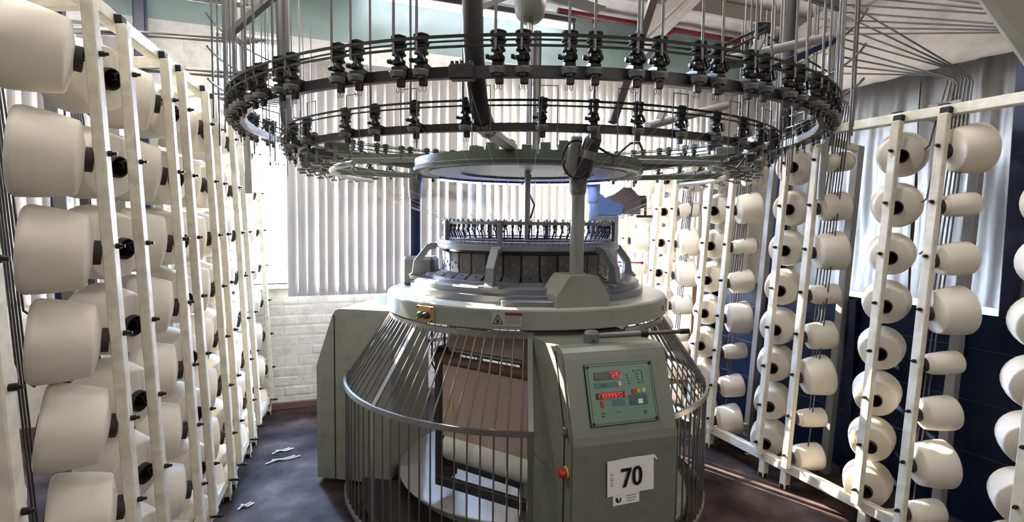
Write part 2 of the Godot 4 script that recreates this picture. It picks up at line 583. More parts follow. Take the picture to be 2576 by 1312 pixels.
	for w in [-4.5, -1.7, 3.25, 4.9]:
		b = MB.new()
		b.bar(Vector3(w, H - 0.22, 0.05), Vector3(w, 5.2 - 0.22, 5.95), 0.09, 0.14)
		struct("roof_beam", b.mesh(), M.purlin, room)
	for w in [3.25, 4.9]:
		b = MB.new()
		b.bar(Vector3(w, 3.25, 0.05), Vector3(w, 4.35, 3.6), 0.07, 0.07)
		b.bar(Vector3(w, 4.2, 2.3), Vector3(w, 3.35, 2.3), 0.05, 0.05, Vector3.RIGHT)
		struct("roof_beam", b.mesh(), M.purlin, room)

	# lamps along the top of the window wall, then unseen fill rows added to brighten the hall
	var row := 0
	for s in [[0.55, 1.50, "fluorescent tube lamp high on window wall, on the brick side of the dark post"], [1.58, 2.50, "fluorescent tube lamp high on window wall, beside the round fan housing"]]:
		var at := Vector3((s[0] + s[1]) * 0.5, 3.45, 0.13)
		var lamp := thing("wall_or_fill_lamp", s[2], "lamp", room * Transform3D(Basis(), at))
		b = MB.new()
		b.tube([Vector3(-(s[1] - s[0]) * 0.5, 0, 0), Vector3((s[1] - s[0]) * 0.5, 0, 0)], 0.026, 12)
		obj("glowing_tube", b.mesh(), M.lamp_glow, lamp)
		b = MB.new()
		b.box(Vector3(0, 0.055, 0), Vector3(s[1] - s[0] + 0.06, 0.05, 0.07), Basis(), 0.006)
		for x in [-1.0, 1.0]:
			b.box(Vector3(x * ((s[1] - s[0]) * 0.5 + 0.012), 0.01, 0), Vector3(0.024, 0.08, 0.06), Basis(), 0.005)
		obj("batten", b.mesh(), M.brown_grey, lamp)
		area(Vector2(s[1] - s[0], 0.05), Color(1.0, 0.97, 1.0), 0.07, room * Vector3(at.x, at.y - 0.04, at.z + 0.02), Vector3.DOWN, room.basis.z)
	for w in [-3.6, -0.9, 1.8, 4.1]:
		for q in [1.8, 3.2, 6.4, 9.0]:
			if (w > 4.0 and q < 5.0) or w < -3.0: continue
			var at := Vector3(w, 3.45, q)
			var lamp := thing("wall_or_fill_lamp", "unseen fill lamp added under the roof, %s row from the window wall, %s across" % [ORDINAL[[1.8, 3.2, 6.4, 9.0].find(q)], ORDINAL[[-3.6, -0.9, 1.8, 4.1].find(w)]], "lamp", room * Transform3D(Basis(), at), "added fill lamps under the roof")
			b = MB.new()
			b.tube([Vector3(-0.75, 0, 0), Vector3(0.75, 0, 0)], 0.02, 8)
			obj("glowing_tube", b.mesh(), M.lamp_glow, lamp)
			obj("batten", boxm(Vector3(1.56, 0.05, 0.09), 0.006, Vector3(0, 0.05, 0)), M.window_steel, lamp)
			b = MB.new()
			for x in [-0.6, 0.6]:
				b.tube([Vector3(x, 0.07, 0), Vector3(x, 0.1 + 1.58 * (q / 6.0 if q < 6.0 else (11.0 - q) / 5.0), 0)], 0.006, 6)
			obj("hanger", b.mesh(), M.rod, lamp)
			area(Vector2(1.5, 0.06), Color(1.0, 0.97, 0.93), 3.2 if q < 2.0 else (1.0 if q < 5.0 else 1.5), room * Vector3(w, 3.42, q), Vector3.DOWN, room.basis.z)
	b = MB.new()
	b.tube([room * Vector3(2.35, 3.58, 0.14), room * Vector3(3.6, 3.585, 0.14), room * Vector3(5.18, 3.58, 0.14)], 0.026, 10)
	for w in [2.8, 3.7, 4.6]:
		b.box(room * Vector3(w, 3.58, 0.08), Vector3(0.03, 0.03, 0.13), room.basis)
	tag(obj("water_pipe", b.mesh(), M.red_pipe), "red water pipe running along the top of the window wall", "pipe")


func area(size: Vector2, c: Color, energy: float, at: Vector3, towards: Vector3, across: Vector3) -> void:
	var l := AreaLight3D.new()
	l.name = numbered("lamp_light")
	l.area_size = size
	l.light_color = c
	l.light_energy = energy
	l.area_range = 14.0
	l.shadow_enabled = true
	add_child(l)
	l.look_at_from_position(at, at + towards, across)


# ---------------------------------------------------------------- creels and cones
var cone_meshes := {}

func cone_mesh(kind: String, base: float, tip: float, length: float, core: float) -> Array:
	# axis y, tip at the top at y = 0, package below
	var key := "%s%d" % [kind, roundi(base * 1000)]
	if not cone_meshes.has(key):
		var b := MB.new()
		var pr := [Vector2(core, -length + 0.004), Vector2(base * 0.55, -length)]
		for i in 5:      # rounded heel
			var a := -PI / 2 + (PI / 2) * i / 4.0
			pr.append(Vector2(base - 0.022 + 0.022 * cos(a), -length + 0.022 + 0.022 * sin(a)))
		for i in range(1, 6):   # slightly bellied flank
			var t := i / 6.0
			pr.append(Vector2(lerpf(base, tip, t) + 0.003 * sin(PI * t), lerpf(-length + 0.022, -0.034, t)))
		for i in 5:
			var a := (PI / 2) * i / 4.0 * 0.85
			pr.append(Vector2(tip - 0.012 + 0.012 * cos(a), -0.034 + 0.012 * sin(a)))
		pr.append(Vector2(lerpf(tip, core, 0.5), -0.016))
		pr.append(Vector2(core, -0.008))
		b.lathe(pr, 28, Transform3D(), 0, TAU, true)
		var c := MB.new()
		c.lathe([Vector2(core * 0.99, -length - 0.006), Vector2(core, -0.02), Vector2(core, 0.010), Vector2(core - 0.004, 0.013), Vector2(core - 0.006, 0.010), Vector2(core - 0.007, -0.05)], 20)
		var h := MB.new()
		h.disc(core - 0.006, -0.05, -0.045, 16)
		cone_meshes[key] = [b.mesh(), c.mesh(), h.mesh()]
	return cone_meshes[key]


func cone(label: String, group: String, tip_at: Vector3, dir: Vector3, kind: String, base: float, tip: float, length: float, core: float) -> void:
	var y := dir.normalized()
	var x := y.cross(Vector3.UP).normalized()
	var z := x.cross(y)
	var basis := Basis(x, y, z) * Basis(Vector3.UP, rng.randf() * TAU)
	var o := thing("yarn_cone", label, "yarn cone", Transform3D(basis, tip_at), group)
	var ms := cone_mesh(kind, base, tip, length, core)
	obj("yarn_package", ms[0], M.yarn, o)
	var c := obj("core", ms[1], M.yarn_core, o)
	obj("core_hollow", ms[2], M.core_hollow, c)


# posts: [s along the creel, true where the tips point down the aisle away from the camera, sizes from the floor up]
func creel(side: float, base: Vector2, ang: float, lean: float, posts: Array, tiers: Array, top: float, s0: float, s1: float, label: String, place: String, big: float) -> Transform3D:
	var t := Vector3(-sin(ang), 0, -cos(ang))
	var out := Vector3(cos(ang), 0, -sin(ang)) * side
	var up := Vector3.UP * cos(lean) + out * sin(lean)
	var root := Transform3D(Basis(t, up, t.cross(up)), g(base.x, 0, base.y))
	var ol := side        # outward is +z on one side, -z on the other
	var r := thing("yarn_creel", label, "creel", root)
	var b := MB.new()
	b.bar(Vector3(s0, top, 0), Vector3(s1, top, 0), 0.045, 0.05, Vector3.UP)
	obj("top_rail", b.mesh(), M.creel_paint, r)
	b = MB.new()
	b.bar(Vector3(s0, 0.135, 0), Vector3(s1, 0.135, 0), 0.05, 0.055, Vector3.UP)
	obj("bottom_rail", b.mesh(), M.creel_paint, r)
	var post := boxm(Vector3(0.046, top - 0.16, 0.034), 0.004, Vector3(0, (top + 0.12) * 0.5, -0.04 * ol))
	var foot := MB.new()
	foot.box(Vector3(0, 0.075, 0), Vector3(0.045, 0.15, 0.045), Basis(), 0.004)
	var pad := MB.new()
	pad.disc(0.028, 0.0, 0.03, 14, Transform3D(), 0.006)
	var clampm := MB.new()
	clampm.box(Vector3(0, top - 0.005, -0.03 * ol), Vector3(0.05, 0.03, 0.03), Basis(), 0.004)
	clampm.box(Vector3(0.03, top + 0.03, 0), Vector3(0.05, 0.012, 0.03), Basis(), 0.003)
	var brace := MB.new()
	brace.bar(Vector3(0, top, 0), Vector3(0, top - 0.04, 0.43 * ol), 0.04, 0.04)
	var rear := MB.new()
	rear.bar(Vector3(0, 0.02, 0.43 * ol), Vector3(0, top - 0.02, 0.43 * ol), 0.05, 0.05, Vector3.RIGHT)
	var lower := MB.new()
	lower.bar(Vector3(0, 0.135, 0), Vector3(0, 0.10, 0.43 * ol), 0.045, 0.045)
	var bolt := MB.new()
	bolt.tube([Vector3(0, 0, -0.082 * ol), Vector3(0, 0, 0.01 * ol)], 0.0055, 8)
	bolt.tube([Vector3(0, 0, -0.070 * ol), Vector3(0, 0, -0.057 * ol)], 0.009, 8)
	var clamp_mesh := clampm.mesh()
	var foot_mesh := foot.mesh()
	var pad_mesh := pad.mesh()
	var bolt_mesh := bolt.mesh()
	var brace_mesh := brace.mesh()
	var rear_mesh := rear.mesh()
	var lower_mesh := lower.mesh()
	for i in posts.size():
		var s: float = posts[i][0]
		obj("post", post, M.creel_paint, r, Transform3D(Basis(), Vector3(s, 0, 0)))
		obj("clamp", clamp_mesh, M.black_rubber, r, Transform3D(Basis(), Vector3(s, 0, 0)))
		var f := obj("foot", foot_mesh, M.creel_paint, r, Transform3D(Basis(), Vector3(s + (0.03 if posts[i][1] else -0.02), 0, 0)))
		obj("foot_pad", pad_mesh, M.black_rubber, f)
		if posts[i][1]:
			var sb := s + 0.11
			obj("cross_bar", brace_mesh, M.creel_paint, r, Transform3D(Basis(), Vector3(sb, 0, 0)))
			obj("rear_post", rear_mesh, M.pale_tube, r, Transform3D(Basis(), Vector3(sb, 0, 0)))
			obj("floor_bar", lower_mesh, M.creel_paint, r, Transform3D(Basis(), Vector3(sb, 0, 0)))
		var far: bool = posts[i][1]
		var sizes: String = posts[i][2]
		for k in tiers.size():
			obj("bolt", bolt_mesh, M.pin, r, Transform3D(Basis(), Vector3(s, tiers[k], 0)))
			if k >= sizes.length() or sizes[k] == "-":
				continue
			# the peg leaves the post outward and turns along the cone's axis
			var turn := deg_to_rad((25.0 if far else 33.0) if side > 0.0 else (20.0 if far else 27.0))
			var axis := (-out * cos(turn) + t * sin(turn) * (1.0 if far else -1.0))
			axis = (axis + Vector3.DOWN * rng.randf_range(0.08, 0.16)).normalized()
			var bd := 0.117
			var word := "plump"
			if sizes[k] == "s": bd = 0.057; word = "slim"
			elif sizes[k] == "m": bd = 0.082; word = "medium"
			bd = roundf((bd * big + rng.randf_range(-0.004, 0.004) * (1.0 if sizes[k] == "f" else 0.4)) * 250.0) / 250.0
			var hub := root * (Vector3(s, tiers[k] - 0.018, 0)) + out * ((0.0 if far else 0.012) + rng.randf_range(-0.005, 0.005))
			var length := 0.172 * (0.5 + 0.5 * big)
			var peg := MB.new()
			var inv := root.affine_inverse()
			peg.tube([inv * (root * Vector3(s, tiers[k], 0.0)), inv * (hub + axis * 0.03), inv * hub, inv * (hub - axis * 0.06)], 0.004, 6)
			obj("peg", peg.mesh(), M.pin, r)
			var words := "%s white yarn cone, %s from floor on %s upright of %s" % [word, ORDINAL[k], "nearest" if i == 0 else ORDINAL[i] + " nearest", place]
			cone(words, "cones on the " + place, hub, axis, sizes[k], bd, bd * (0.86 if sizes[k] == "f" else 0.90), length, 0.035 * (0.3 + 0.7 * big))
	return root


func tube_bundle(label: String, creel_root: Transform3D, ol: float, s: float, top: float, tiers: Array, ring_theta: float, ring_r: float, y0: float, dy: float, spread: float) -> void:
	var r := thing("yarn_tube_bundle", label, "yarn tubes", creel_root)
	var inv := creel_root.affine_inverse()
	for i in tiers.size():
		var a := Vector3(s + 0.016 * (i - 3.5), tiers[i] + 0.03, 0.06 * ol if ol > 0.0 else 0.46 * ol)
		var up := Vector3(a.x - 0.06, top + 0.012 * (i % 4), a.z - 0.01 * ol)
		var th := deg_to_rad(ring_theta + (i - 3.5) * spread)
		var ring := g(CX + ring_r * sin(th), y0 + dy * (7 - i), CD - ring_r * cos(th))
		var run := ring - creel_root * up
		var down := ring + run.normalized() * ((0.16 if dy > 0.01 else 0.02) + 0.02 * (i % 3))
		var u := (inv * ring - up).normalized()
		var b := MB.new()
		b.tube([a + Vector3(0.012, -0.02, -0.015 * ol), a, up - Vector3(0, 0.02, 0), up + u * 0.02, inv * ring, inv * down], 0.0044, 8)
		obj("guide_tube", b.mesh(), M.tube_grey, r)
	var c := MB.new()
	c.box(Vector3(s, top - 0.10, 0.055 * ol if ol > 0.0 else 0.455 * ol), Vector3(0.16, 0.018, 0.018), Basis(), 0.003)
	obj("tube_holder", c.mesh(), M.rod, r)


func creels() -> void:
	var rt := [0.22, 0.46, 0.71, 0.955, 1.205, 1.46, 1.72, 1.985]
	var rp := [
		[-1.245, false, "ffffffff"], [-0.785, true, "fmsfmsfs"],
		[-0.56, false, "ffffffff"]]
	rp = [
		[-1.245, false, "ffffffff"],
		[-0.785, true, "sfmsfmsf"],
		[-0.56, false, "ffffffff"],
		[-0.10, true, "msfmsfms"],
		[0.12, false, "ffffffff"],
		[0.57, true, "fmsfmsff"],
		[0.80, false, "ffffffff"],
		[1.20, true, "mfsmffsf"],
		[1.41, false, "ffffffff"],
		[1.88, true, "fmffmfff"]]
	var right := creel(1.0, Vector2(1.655, 3.40), deg_to_rad(21.0), deg_to_rad(4.0), rp, rt, 2.16, -2.0, 2.0, "cream steel creel of yarn cones standing before the low blue partition", "blue-board creel", 1.0)
	var lt := [0.125, 0.395, 0.67, 0.945, 1.225, 1.505, 1.795, 2.10]
	var lp := [
		[-2.61, false, "ffffffff"],
		[-2.0, true, "ffffffff"],
		[-1.74, false, "ffffffff"],
		[-1.30, true, "ffffffff"],
		[-1.08, false, "ffffffff"],
		[-0.67, true, "ffffffff"],
		[-0.47, false, "ffffffff"],
		[-0.065, true, "ffffffff"],
		[0.19, false, "ffffffff"],
		[0.80, true, "ffffffff"]]
	var left := creel(-1.0, Vector2(-1.767, 3.72), deg_to_rad(15.0), deg_to_rad(2.5), lp, lt, 2.29, -2.75, 0.83, "cream steel creel of yarn cones standing beside the bare window", "window-side creel", 1.15)
	var k := 0
	for s in [-1.42, -0.72, -0.10, 0.60, 1.20]:
		tube_bundle("bundle of grey yarn tubes rising behind the %s nearest pair of blue-board creel uprights" % ORDINAL[k], right, 1.0, s, 2.31, rt, [84.0, 81.0, 97.0, 112.0, 126.0][k], [1.82, 1.82, 1.66, 1.64, 1.64][k], [2.72, 2.47, 2.33, 2.25, 2.20][k], [0.022, 0.024, 0.008, 0.008, 0.008][k], [1.6, 1.6, 0.5, 0.4, 0.4][k])
		k += 1
	k = 0
	for s in [-2.12, -1.50, -0.87, -0.27]:
		tube_bundle("bundle of grey yarn tubes rising behind the %s nearest pair of window-side creel uprights" % ORDINAL[k], left, -1.0, s, 2.27 + 0.02 * k, lt, -88.0 - 3.0 * k, 1.72, [2.78, 2.60, 2.42, 2.30][k], 0.014, 1.2)
		k += 1


# ---------------------------------------------------------------- the knitting machine
# Angles run round the machine's axis from the side that faces the camera, positive to the right.
func pol(r: float, deg: float, y: float) -> Vector3:
	var a := deg_to_rad(deg)
	return Vector3(r * sin(a), y, r * cos(a))


func radial(r: float, deg: float, y: float) -> Transform3D:
	# x points outward, y up
	var a := deg_to_rad(deg)
	var x := Vector3(sin(a), 0, cos(a))
	return Transform3D(Basis(x, Vector3.UP, x.cross(Vector3.UP)), pol(r, deg, y))


func part(called: String, b: MB, m: Material, parent: Node = null, at := Transform3D()) -> MeshInstance3D:
	return obj(called, b.mesh(), m, parent if parent else machine, at)


const LEG := 18.5

func leg_profile(x0: float, grow := 0.0) -> PackedVector2Array:
	return PackedVector2Array([Vector2(x0, 0.03), Vector2(1.22 + grow, 0.03), Vector2(1.22 + grow, 0.715), Vector2(1.212 + grow, 0.745), Vector2(1.112 + grow, 1.035), Vector2(1.092 + grow, 1.062), Vector2(1.06 + grow, 1.072), Vector2(x0, 1.072)])


func machine_body() -> void:
	var b := MB.new()
	# foot ring, bed and cloth tray
	b.disc(0.98, 0.0, 0.06, 48, Transform3D(), 0.01)
	part("base_plate", b, M.oily)
	b = MB.new()
	b.disc(0.76, 0.12, 0.135, 48, Transform3D(), 0.004)
	b.disc(0.70, 0.055, 0.12, 48)
	part("cloth_tray", b, M.bright_plate)
	# the two plain leg covers
	for deg in [LEG - 120.0, LEG + 120.0]:
		var leg := part("leg_cover", MB.new_box_prism(leg_profile(0.74, 0.0 if deg < 0.0 else -0.24), 0.62 if deg < 0.0 else 0.36), M.machine_paint, machine, radial(0, deg, 0))
		for s in [-1.0, 1.0]:
			var seam := MB.new()
			seam.box(Vector3(1.10 if deg < 0.0 else 0.90, 0.53, s * (0.311 if deg < 0.0 else 0.181)), Vector3(0.006, 1.0, 0.004))
			obj("door_seam", seam.mesh(), M.black_rubber, leg)
	# bed: the round table that carries the cylinder
	b = MB.new()
	b.lathe([Vector2(0.0, 1.095), Vector2(0.80, 1.095), Vector2(0.822, 1.10), Vector2(0.822, 1.185), Vector2(0.819, 1.193)], 96)
	part("table_rim", b, M.machine_paint)
	b = MB.new()
	b.lathe([Vector2(0.819, 1.193), Vector2(0.808, 1.20), Vector2(0.0, 1.20)], 96)
	part("table_top", b, M.table_paint)
	b = MB.new()
	b.lathe([Vector2(0.0, 1.20), Vector2(0.69, 1.20), Vector2(0.69, 1.236), Vector2(0.668, 1.242), Vector2(0.668, 1.268), Vector2(0.655, 1.276), Vector2(0.60, 1.276), Vector2(0.60, 1.29), Vector2(0.0, 1.29)], 96)
	part("cylinder_base", b, M.blue_grey)
	b = MB.new()
	b.lathe([Vector2(0.465, 1.28), Vector2(0.465, 1.46), Vector2(0.0, 1.46)], 72)
	part("needle_cylinder", b, M.cam_steel)

	# cam boxes round the cylinder, each with its screws
	var cam := MB.new()
	cam.box(Vector3(0.0, 0.075, 0), Vector3(0.022, 0.135, 0.089), Basis(), 0.003)
	cam.prism(PackedVector2Array([Vector2(-0.01, 0.0), Vector2(0.062, -0.002), Vector2(0.062, 0.006), Vector2(0.012, 0.034), Vector2(-0.01, 0.034)]), 0.088)
	var screws := MB.new()
	var roll := Basis(Vector3(0, 0, 1), -PI / 2)
	for p in [[0.086, -0.006], [0.102, 0.030], [0.070, -0.034], [0.058, 0.024]]:
		screws.disc(0.0075, 0.010, 0.0145, 10, Transform3D(roll, Vector3(0, p[0], p[1])))
	var holes := MB.new()
	for p in [[0.086, -0.006], [0.102, 0.030], [0.070, -0.034], [0.058, 0.024]]:
		holes.disc(0.0045, 0.0146, 0.0152, 8, Transform3D(roll, Vector3(0, p[0], p[1])))
	holes.box(Vector3(0.032, 0.0235, 0.0), Vector3(0.008, 0.004, 0.010), Basis(Vector3(0, 0, 1), -0.5))
	var cm := cam.mesh()
	var sm := screws.mesh()
	var hm := holes.mesh()
	for k in 33:
		var o := obj("cam_box", cm, M.cam_steel, machine, radial(0.492, k * 360.0 / 33.0 + 1.0, 1.285))
		obj("cam_screws", sm, M.steel, o).set_meta("kind", "stuff")
		obj("screw_sockets", hm, M.black_rubber, o).set_meta("kind", "stuff")

	# dial ring with its row of holes, and the yarn guide ring above
	b = MB.new()
	b.lathe([Vector2(0.44, 1.448), Vector2(0.545, 1.448), Vector2(0.548, 1.452), Vector2(0.548, 1.472), Vector2(0.535, 1.476), Vector2(0.535, 1.492), Vector2(0.44, 1.492)], 96)
	part("dial_ring", b, M.blue_grey)
	b = MB.new()
	for k in 110:
		b.disc(0.0034, 0.0, 0.001, 6, radial(0.5352, k * 360.0 / 110.0, 1.484) * Transform3D(roll, Vector3.ZERO))
	part("dial_holes", b, M.black_rubber).set_meta("kind", "stuff")
	b = MB.new()
	b.band(0.488, 0.508, 1.583, 1.60, 96)
	b.band(0.47, 0.51, 1.50, 1.508, 96)
	part("guide_ring", b, M.blue_grey)
	var yg := MB.new()
	yg.tube([Vector3(0.0, 0.10, 0), Vector3(0.004, 0.06, 0), Vector3(-0.012, 0.03, 0.004), Vector3(-0.02, 0.004, 0.004)], 0.0042, 6)
	yg.box(Vector3(0.0, 0.088, 0), Vector3(0.012, 0.026, 0.014), Basis(), 0.002)
	yg.disc(0.007, -0.004, 0.004, 8, Transform3D(roll, Vector3(0.006, 0.058, 0)))
	var yg2 := MB.new()
	yg2.box(Vector3(0.006, 0.112, 0), Vector3(0.018, 0.014, 0.012), Basis(), 0.002)
	yg2.disc(0.005, 0.0, 0.006, 8, Transform3D(Basis(), Vector3(0.008, 0.118, 0)))
	var ygm := yg.mesh()
	var ygm2 := yg2.mesh()
	for k in 72:
		var o := obj("yarn_guide", ygm, M.feeder, machine, radial(0.497, k * 5.0, 1.49))
		obj("guide_eyelet", ygm2, M.steel, o)
	for k in 8:
		b = MB.new()
		b.box(Vector3(0.012, 0.055, 0), Vector3(0.026, 0.12, 0.026), Basis(), 0.004)
		part("ring_post", b, M.blue_grey, machine, radial(0.505, -62.0 + 45.0 * k, 1.49))

	# brackets that carry the dial ring
	for k in 6:
		b = MB.new()
		b.prism(PackedVector2Array([Vector2(0.69, 1.268), Vector2(0.70, 1.285), Vector2(0.682, 1.30), Vector2(0.672, 1.37), Vector2(0.60, 1.462), Vector2(0.545, 1.472), Vector2(0.545, 1.440), Vector2(0.585, 1.430), Vector2(0.635, 1.36), Vector2(0.632, 1.29), Vector2(0.60, 1.276)]), 0.042)
		b.box(Vector3(0.65, 1.276, 0), Vector3(0.09, 0.014, 0.11), Basis(), 0.003)
		b.disc(0.02, -0.025, 0.025, 12, Transform3D(Basis(Vector3.RIGHT, PI / 2), Vector3(0.567, 1.455, 0)))
		part("dial_bracket", b, M.blue_grey, machine, radial(0, -77.0 + 60.0 * k, 0))

	# columns up to the take-off ring, the front one on its grey block
	for k in 3:
		b = MB.new()
		b.disc(0.034, 1.19, 1.80 if k == 0 else 1.90, 24, radial(0.712, LEG - 120.0 * k, 0))
		var col := part("column", b, M.blue_steel if k == 1 else M.column_paint)
		if k == 1: col.set_meta("label", "dark blue round column")
		b = MB.new()
		b.lathe([Vector2(0.034, 1.73), Vector2(0.040, 1.75), Vector2(0.046, 1.83), Vector2(0.046, 1.83 if k == 0 else 1.95), Vector2(0, 1.83 if k == 0 else 1.95)], 20, radial(0.712, LEG - 120.0 * k, 0))
		part("column_head", b, M.grey_casting)
	b = MB.new()
	var block := PackedVector2Array([Vector2(-0.135, 0), Vector2(0.135, 0), Vector2(0.135, 0.055), Vector2(0.078, 0.142), Vector2(0.066, 0.150), Vector2(-0.066, 0.150), Vector2(-0.078, 0.142), Vector2(-0.135, 0.055)])
	b.prism(block, 0.20, radial(0.70, LEG, 1.20) * Transform3D(Basis(Vector3.UP, PI / 2), Vector3.ZERO))
	part("column_block", b, M.machine_paint)
	b = MB.new()
	b.box(Vector3(0.0, 0.09, 0), Vector3(0.20, 0.18, 0.15), Basis(), 0.02)
	part("gear_housing", b, M.grey_casting, machine, radial(0.66, -98.0, 1.20))
	b = MB.new()
	b.box(Vector3(0.0, 0.012, 0.0), Vector3(0.06, 0.03, 0.30), Basis(), 0.006)
	part("oil_channel", b, M.blue_grey, machine, radial(0.735, 1.0, 1.20))

	# take-off ring with its lights
	b = MB.new()
	b.lathe([Vector2(0.0, 1.895), Vector2(0.60, 1.895), Vector2(0.64, 1.878), Vector2(0.672, 1.883), Vector2(0.676, 1.90), Vector2(0.668, 1.905), Vector2(0.668, 1.948), Vector2(0.0, 1.948)], 96)
	part("take_off_ring", b, M.green_casting)
	b = MB.new()
	b.band(0.40, 0.585, 1.882, 1.896, 72)
	part("ring_underplate", b, M.grey_casting)
	for k in 14:
		var deg := 122.0 + k * 9.3
		var led := MB.new()
		led.box(Vector3.ZERO, Vector3(0.02, 0.012, 0.082), Basis(), 0.003)
		var o := part("led_strip", led, M.led_glow, machine, radial(0.60, deg, 1.862))
		var cap := MB.new()
		cap.box(Vector3(0, 0.012, 0), Vector3(0.026, 0.012, 0.09), Basis(), 0.002)
		obj("led_holder", cap.mesh(), M.blue_steel, o)
		if k % 3 == 1:
			area(Vector2(0.2, 0.03), Color(0.55, 0.66, 1.0), 0.16, machine.transform * pol(0.59, deg, 1.85), Vector3.DOWN, pol(1, deg, 0))
	for k in 7:
		b = MB.new()
		b.box(Vector3(0, 0.014 + 0.006 * (k % 3), 0), Vector3(0.07, 0.03 + 0.012 * (k % 3), 0.05), Basis(), 0.004)
		part("ring_clamp", b, M.green_casting, machine, radial(0.62, -26.0 + 8.0 * k, 1.945))

	# shaft and fan housing on the axis
	b = MB.new()
	b.disc(0.019, 1.40, 2.80, 14)
	part("centre_shaft", b, M.steel)
	b = MB.new()
	b.lathe([Vector2(0.0, 2.765), Vector2(0.055, 2.77), Vector2(0.082, 2.80), Vector2(0.092, 2.85), Vector2(0.092, 2.905), Vector2(0.088, 2.91), Vector2(0.092, 2.915), Vector2(0.088, 3.02), Vector2(0.03, 3.05), Vector2(0.0, 3.05)], 32, Transform3D(), 0, TAU, true)
	part("fan_housing", b, M.hood)
	for k in 4:
		b = MB.new()
		b.bar(pol(0.09, 40.0 + 90.0 * k, 2.97), pol(0.62, 40.0 + 90.0 * k, 2.99), 0.10, 0.006, Vector3(0.25, 1, 0).rotated(Vector3.UP, deg_to_rad(40.0 + 90.0 * k)))
		part("fan_blade", b, M.hood)
	b = MB.new()
	b.tube([pol(0.02, 100, 1.62), pol(0.05, 120, 1.70), pol(0.015, 150, 1.78), pol(0.02, 60, 1.88)], 0.006, 8)
	part("shaft_cable", b, M.tube_grey)


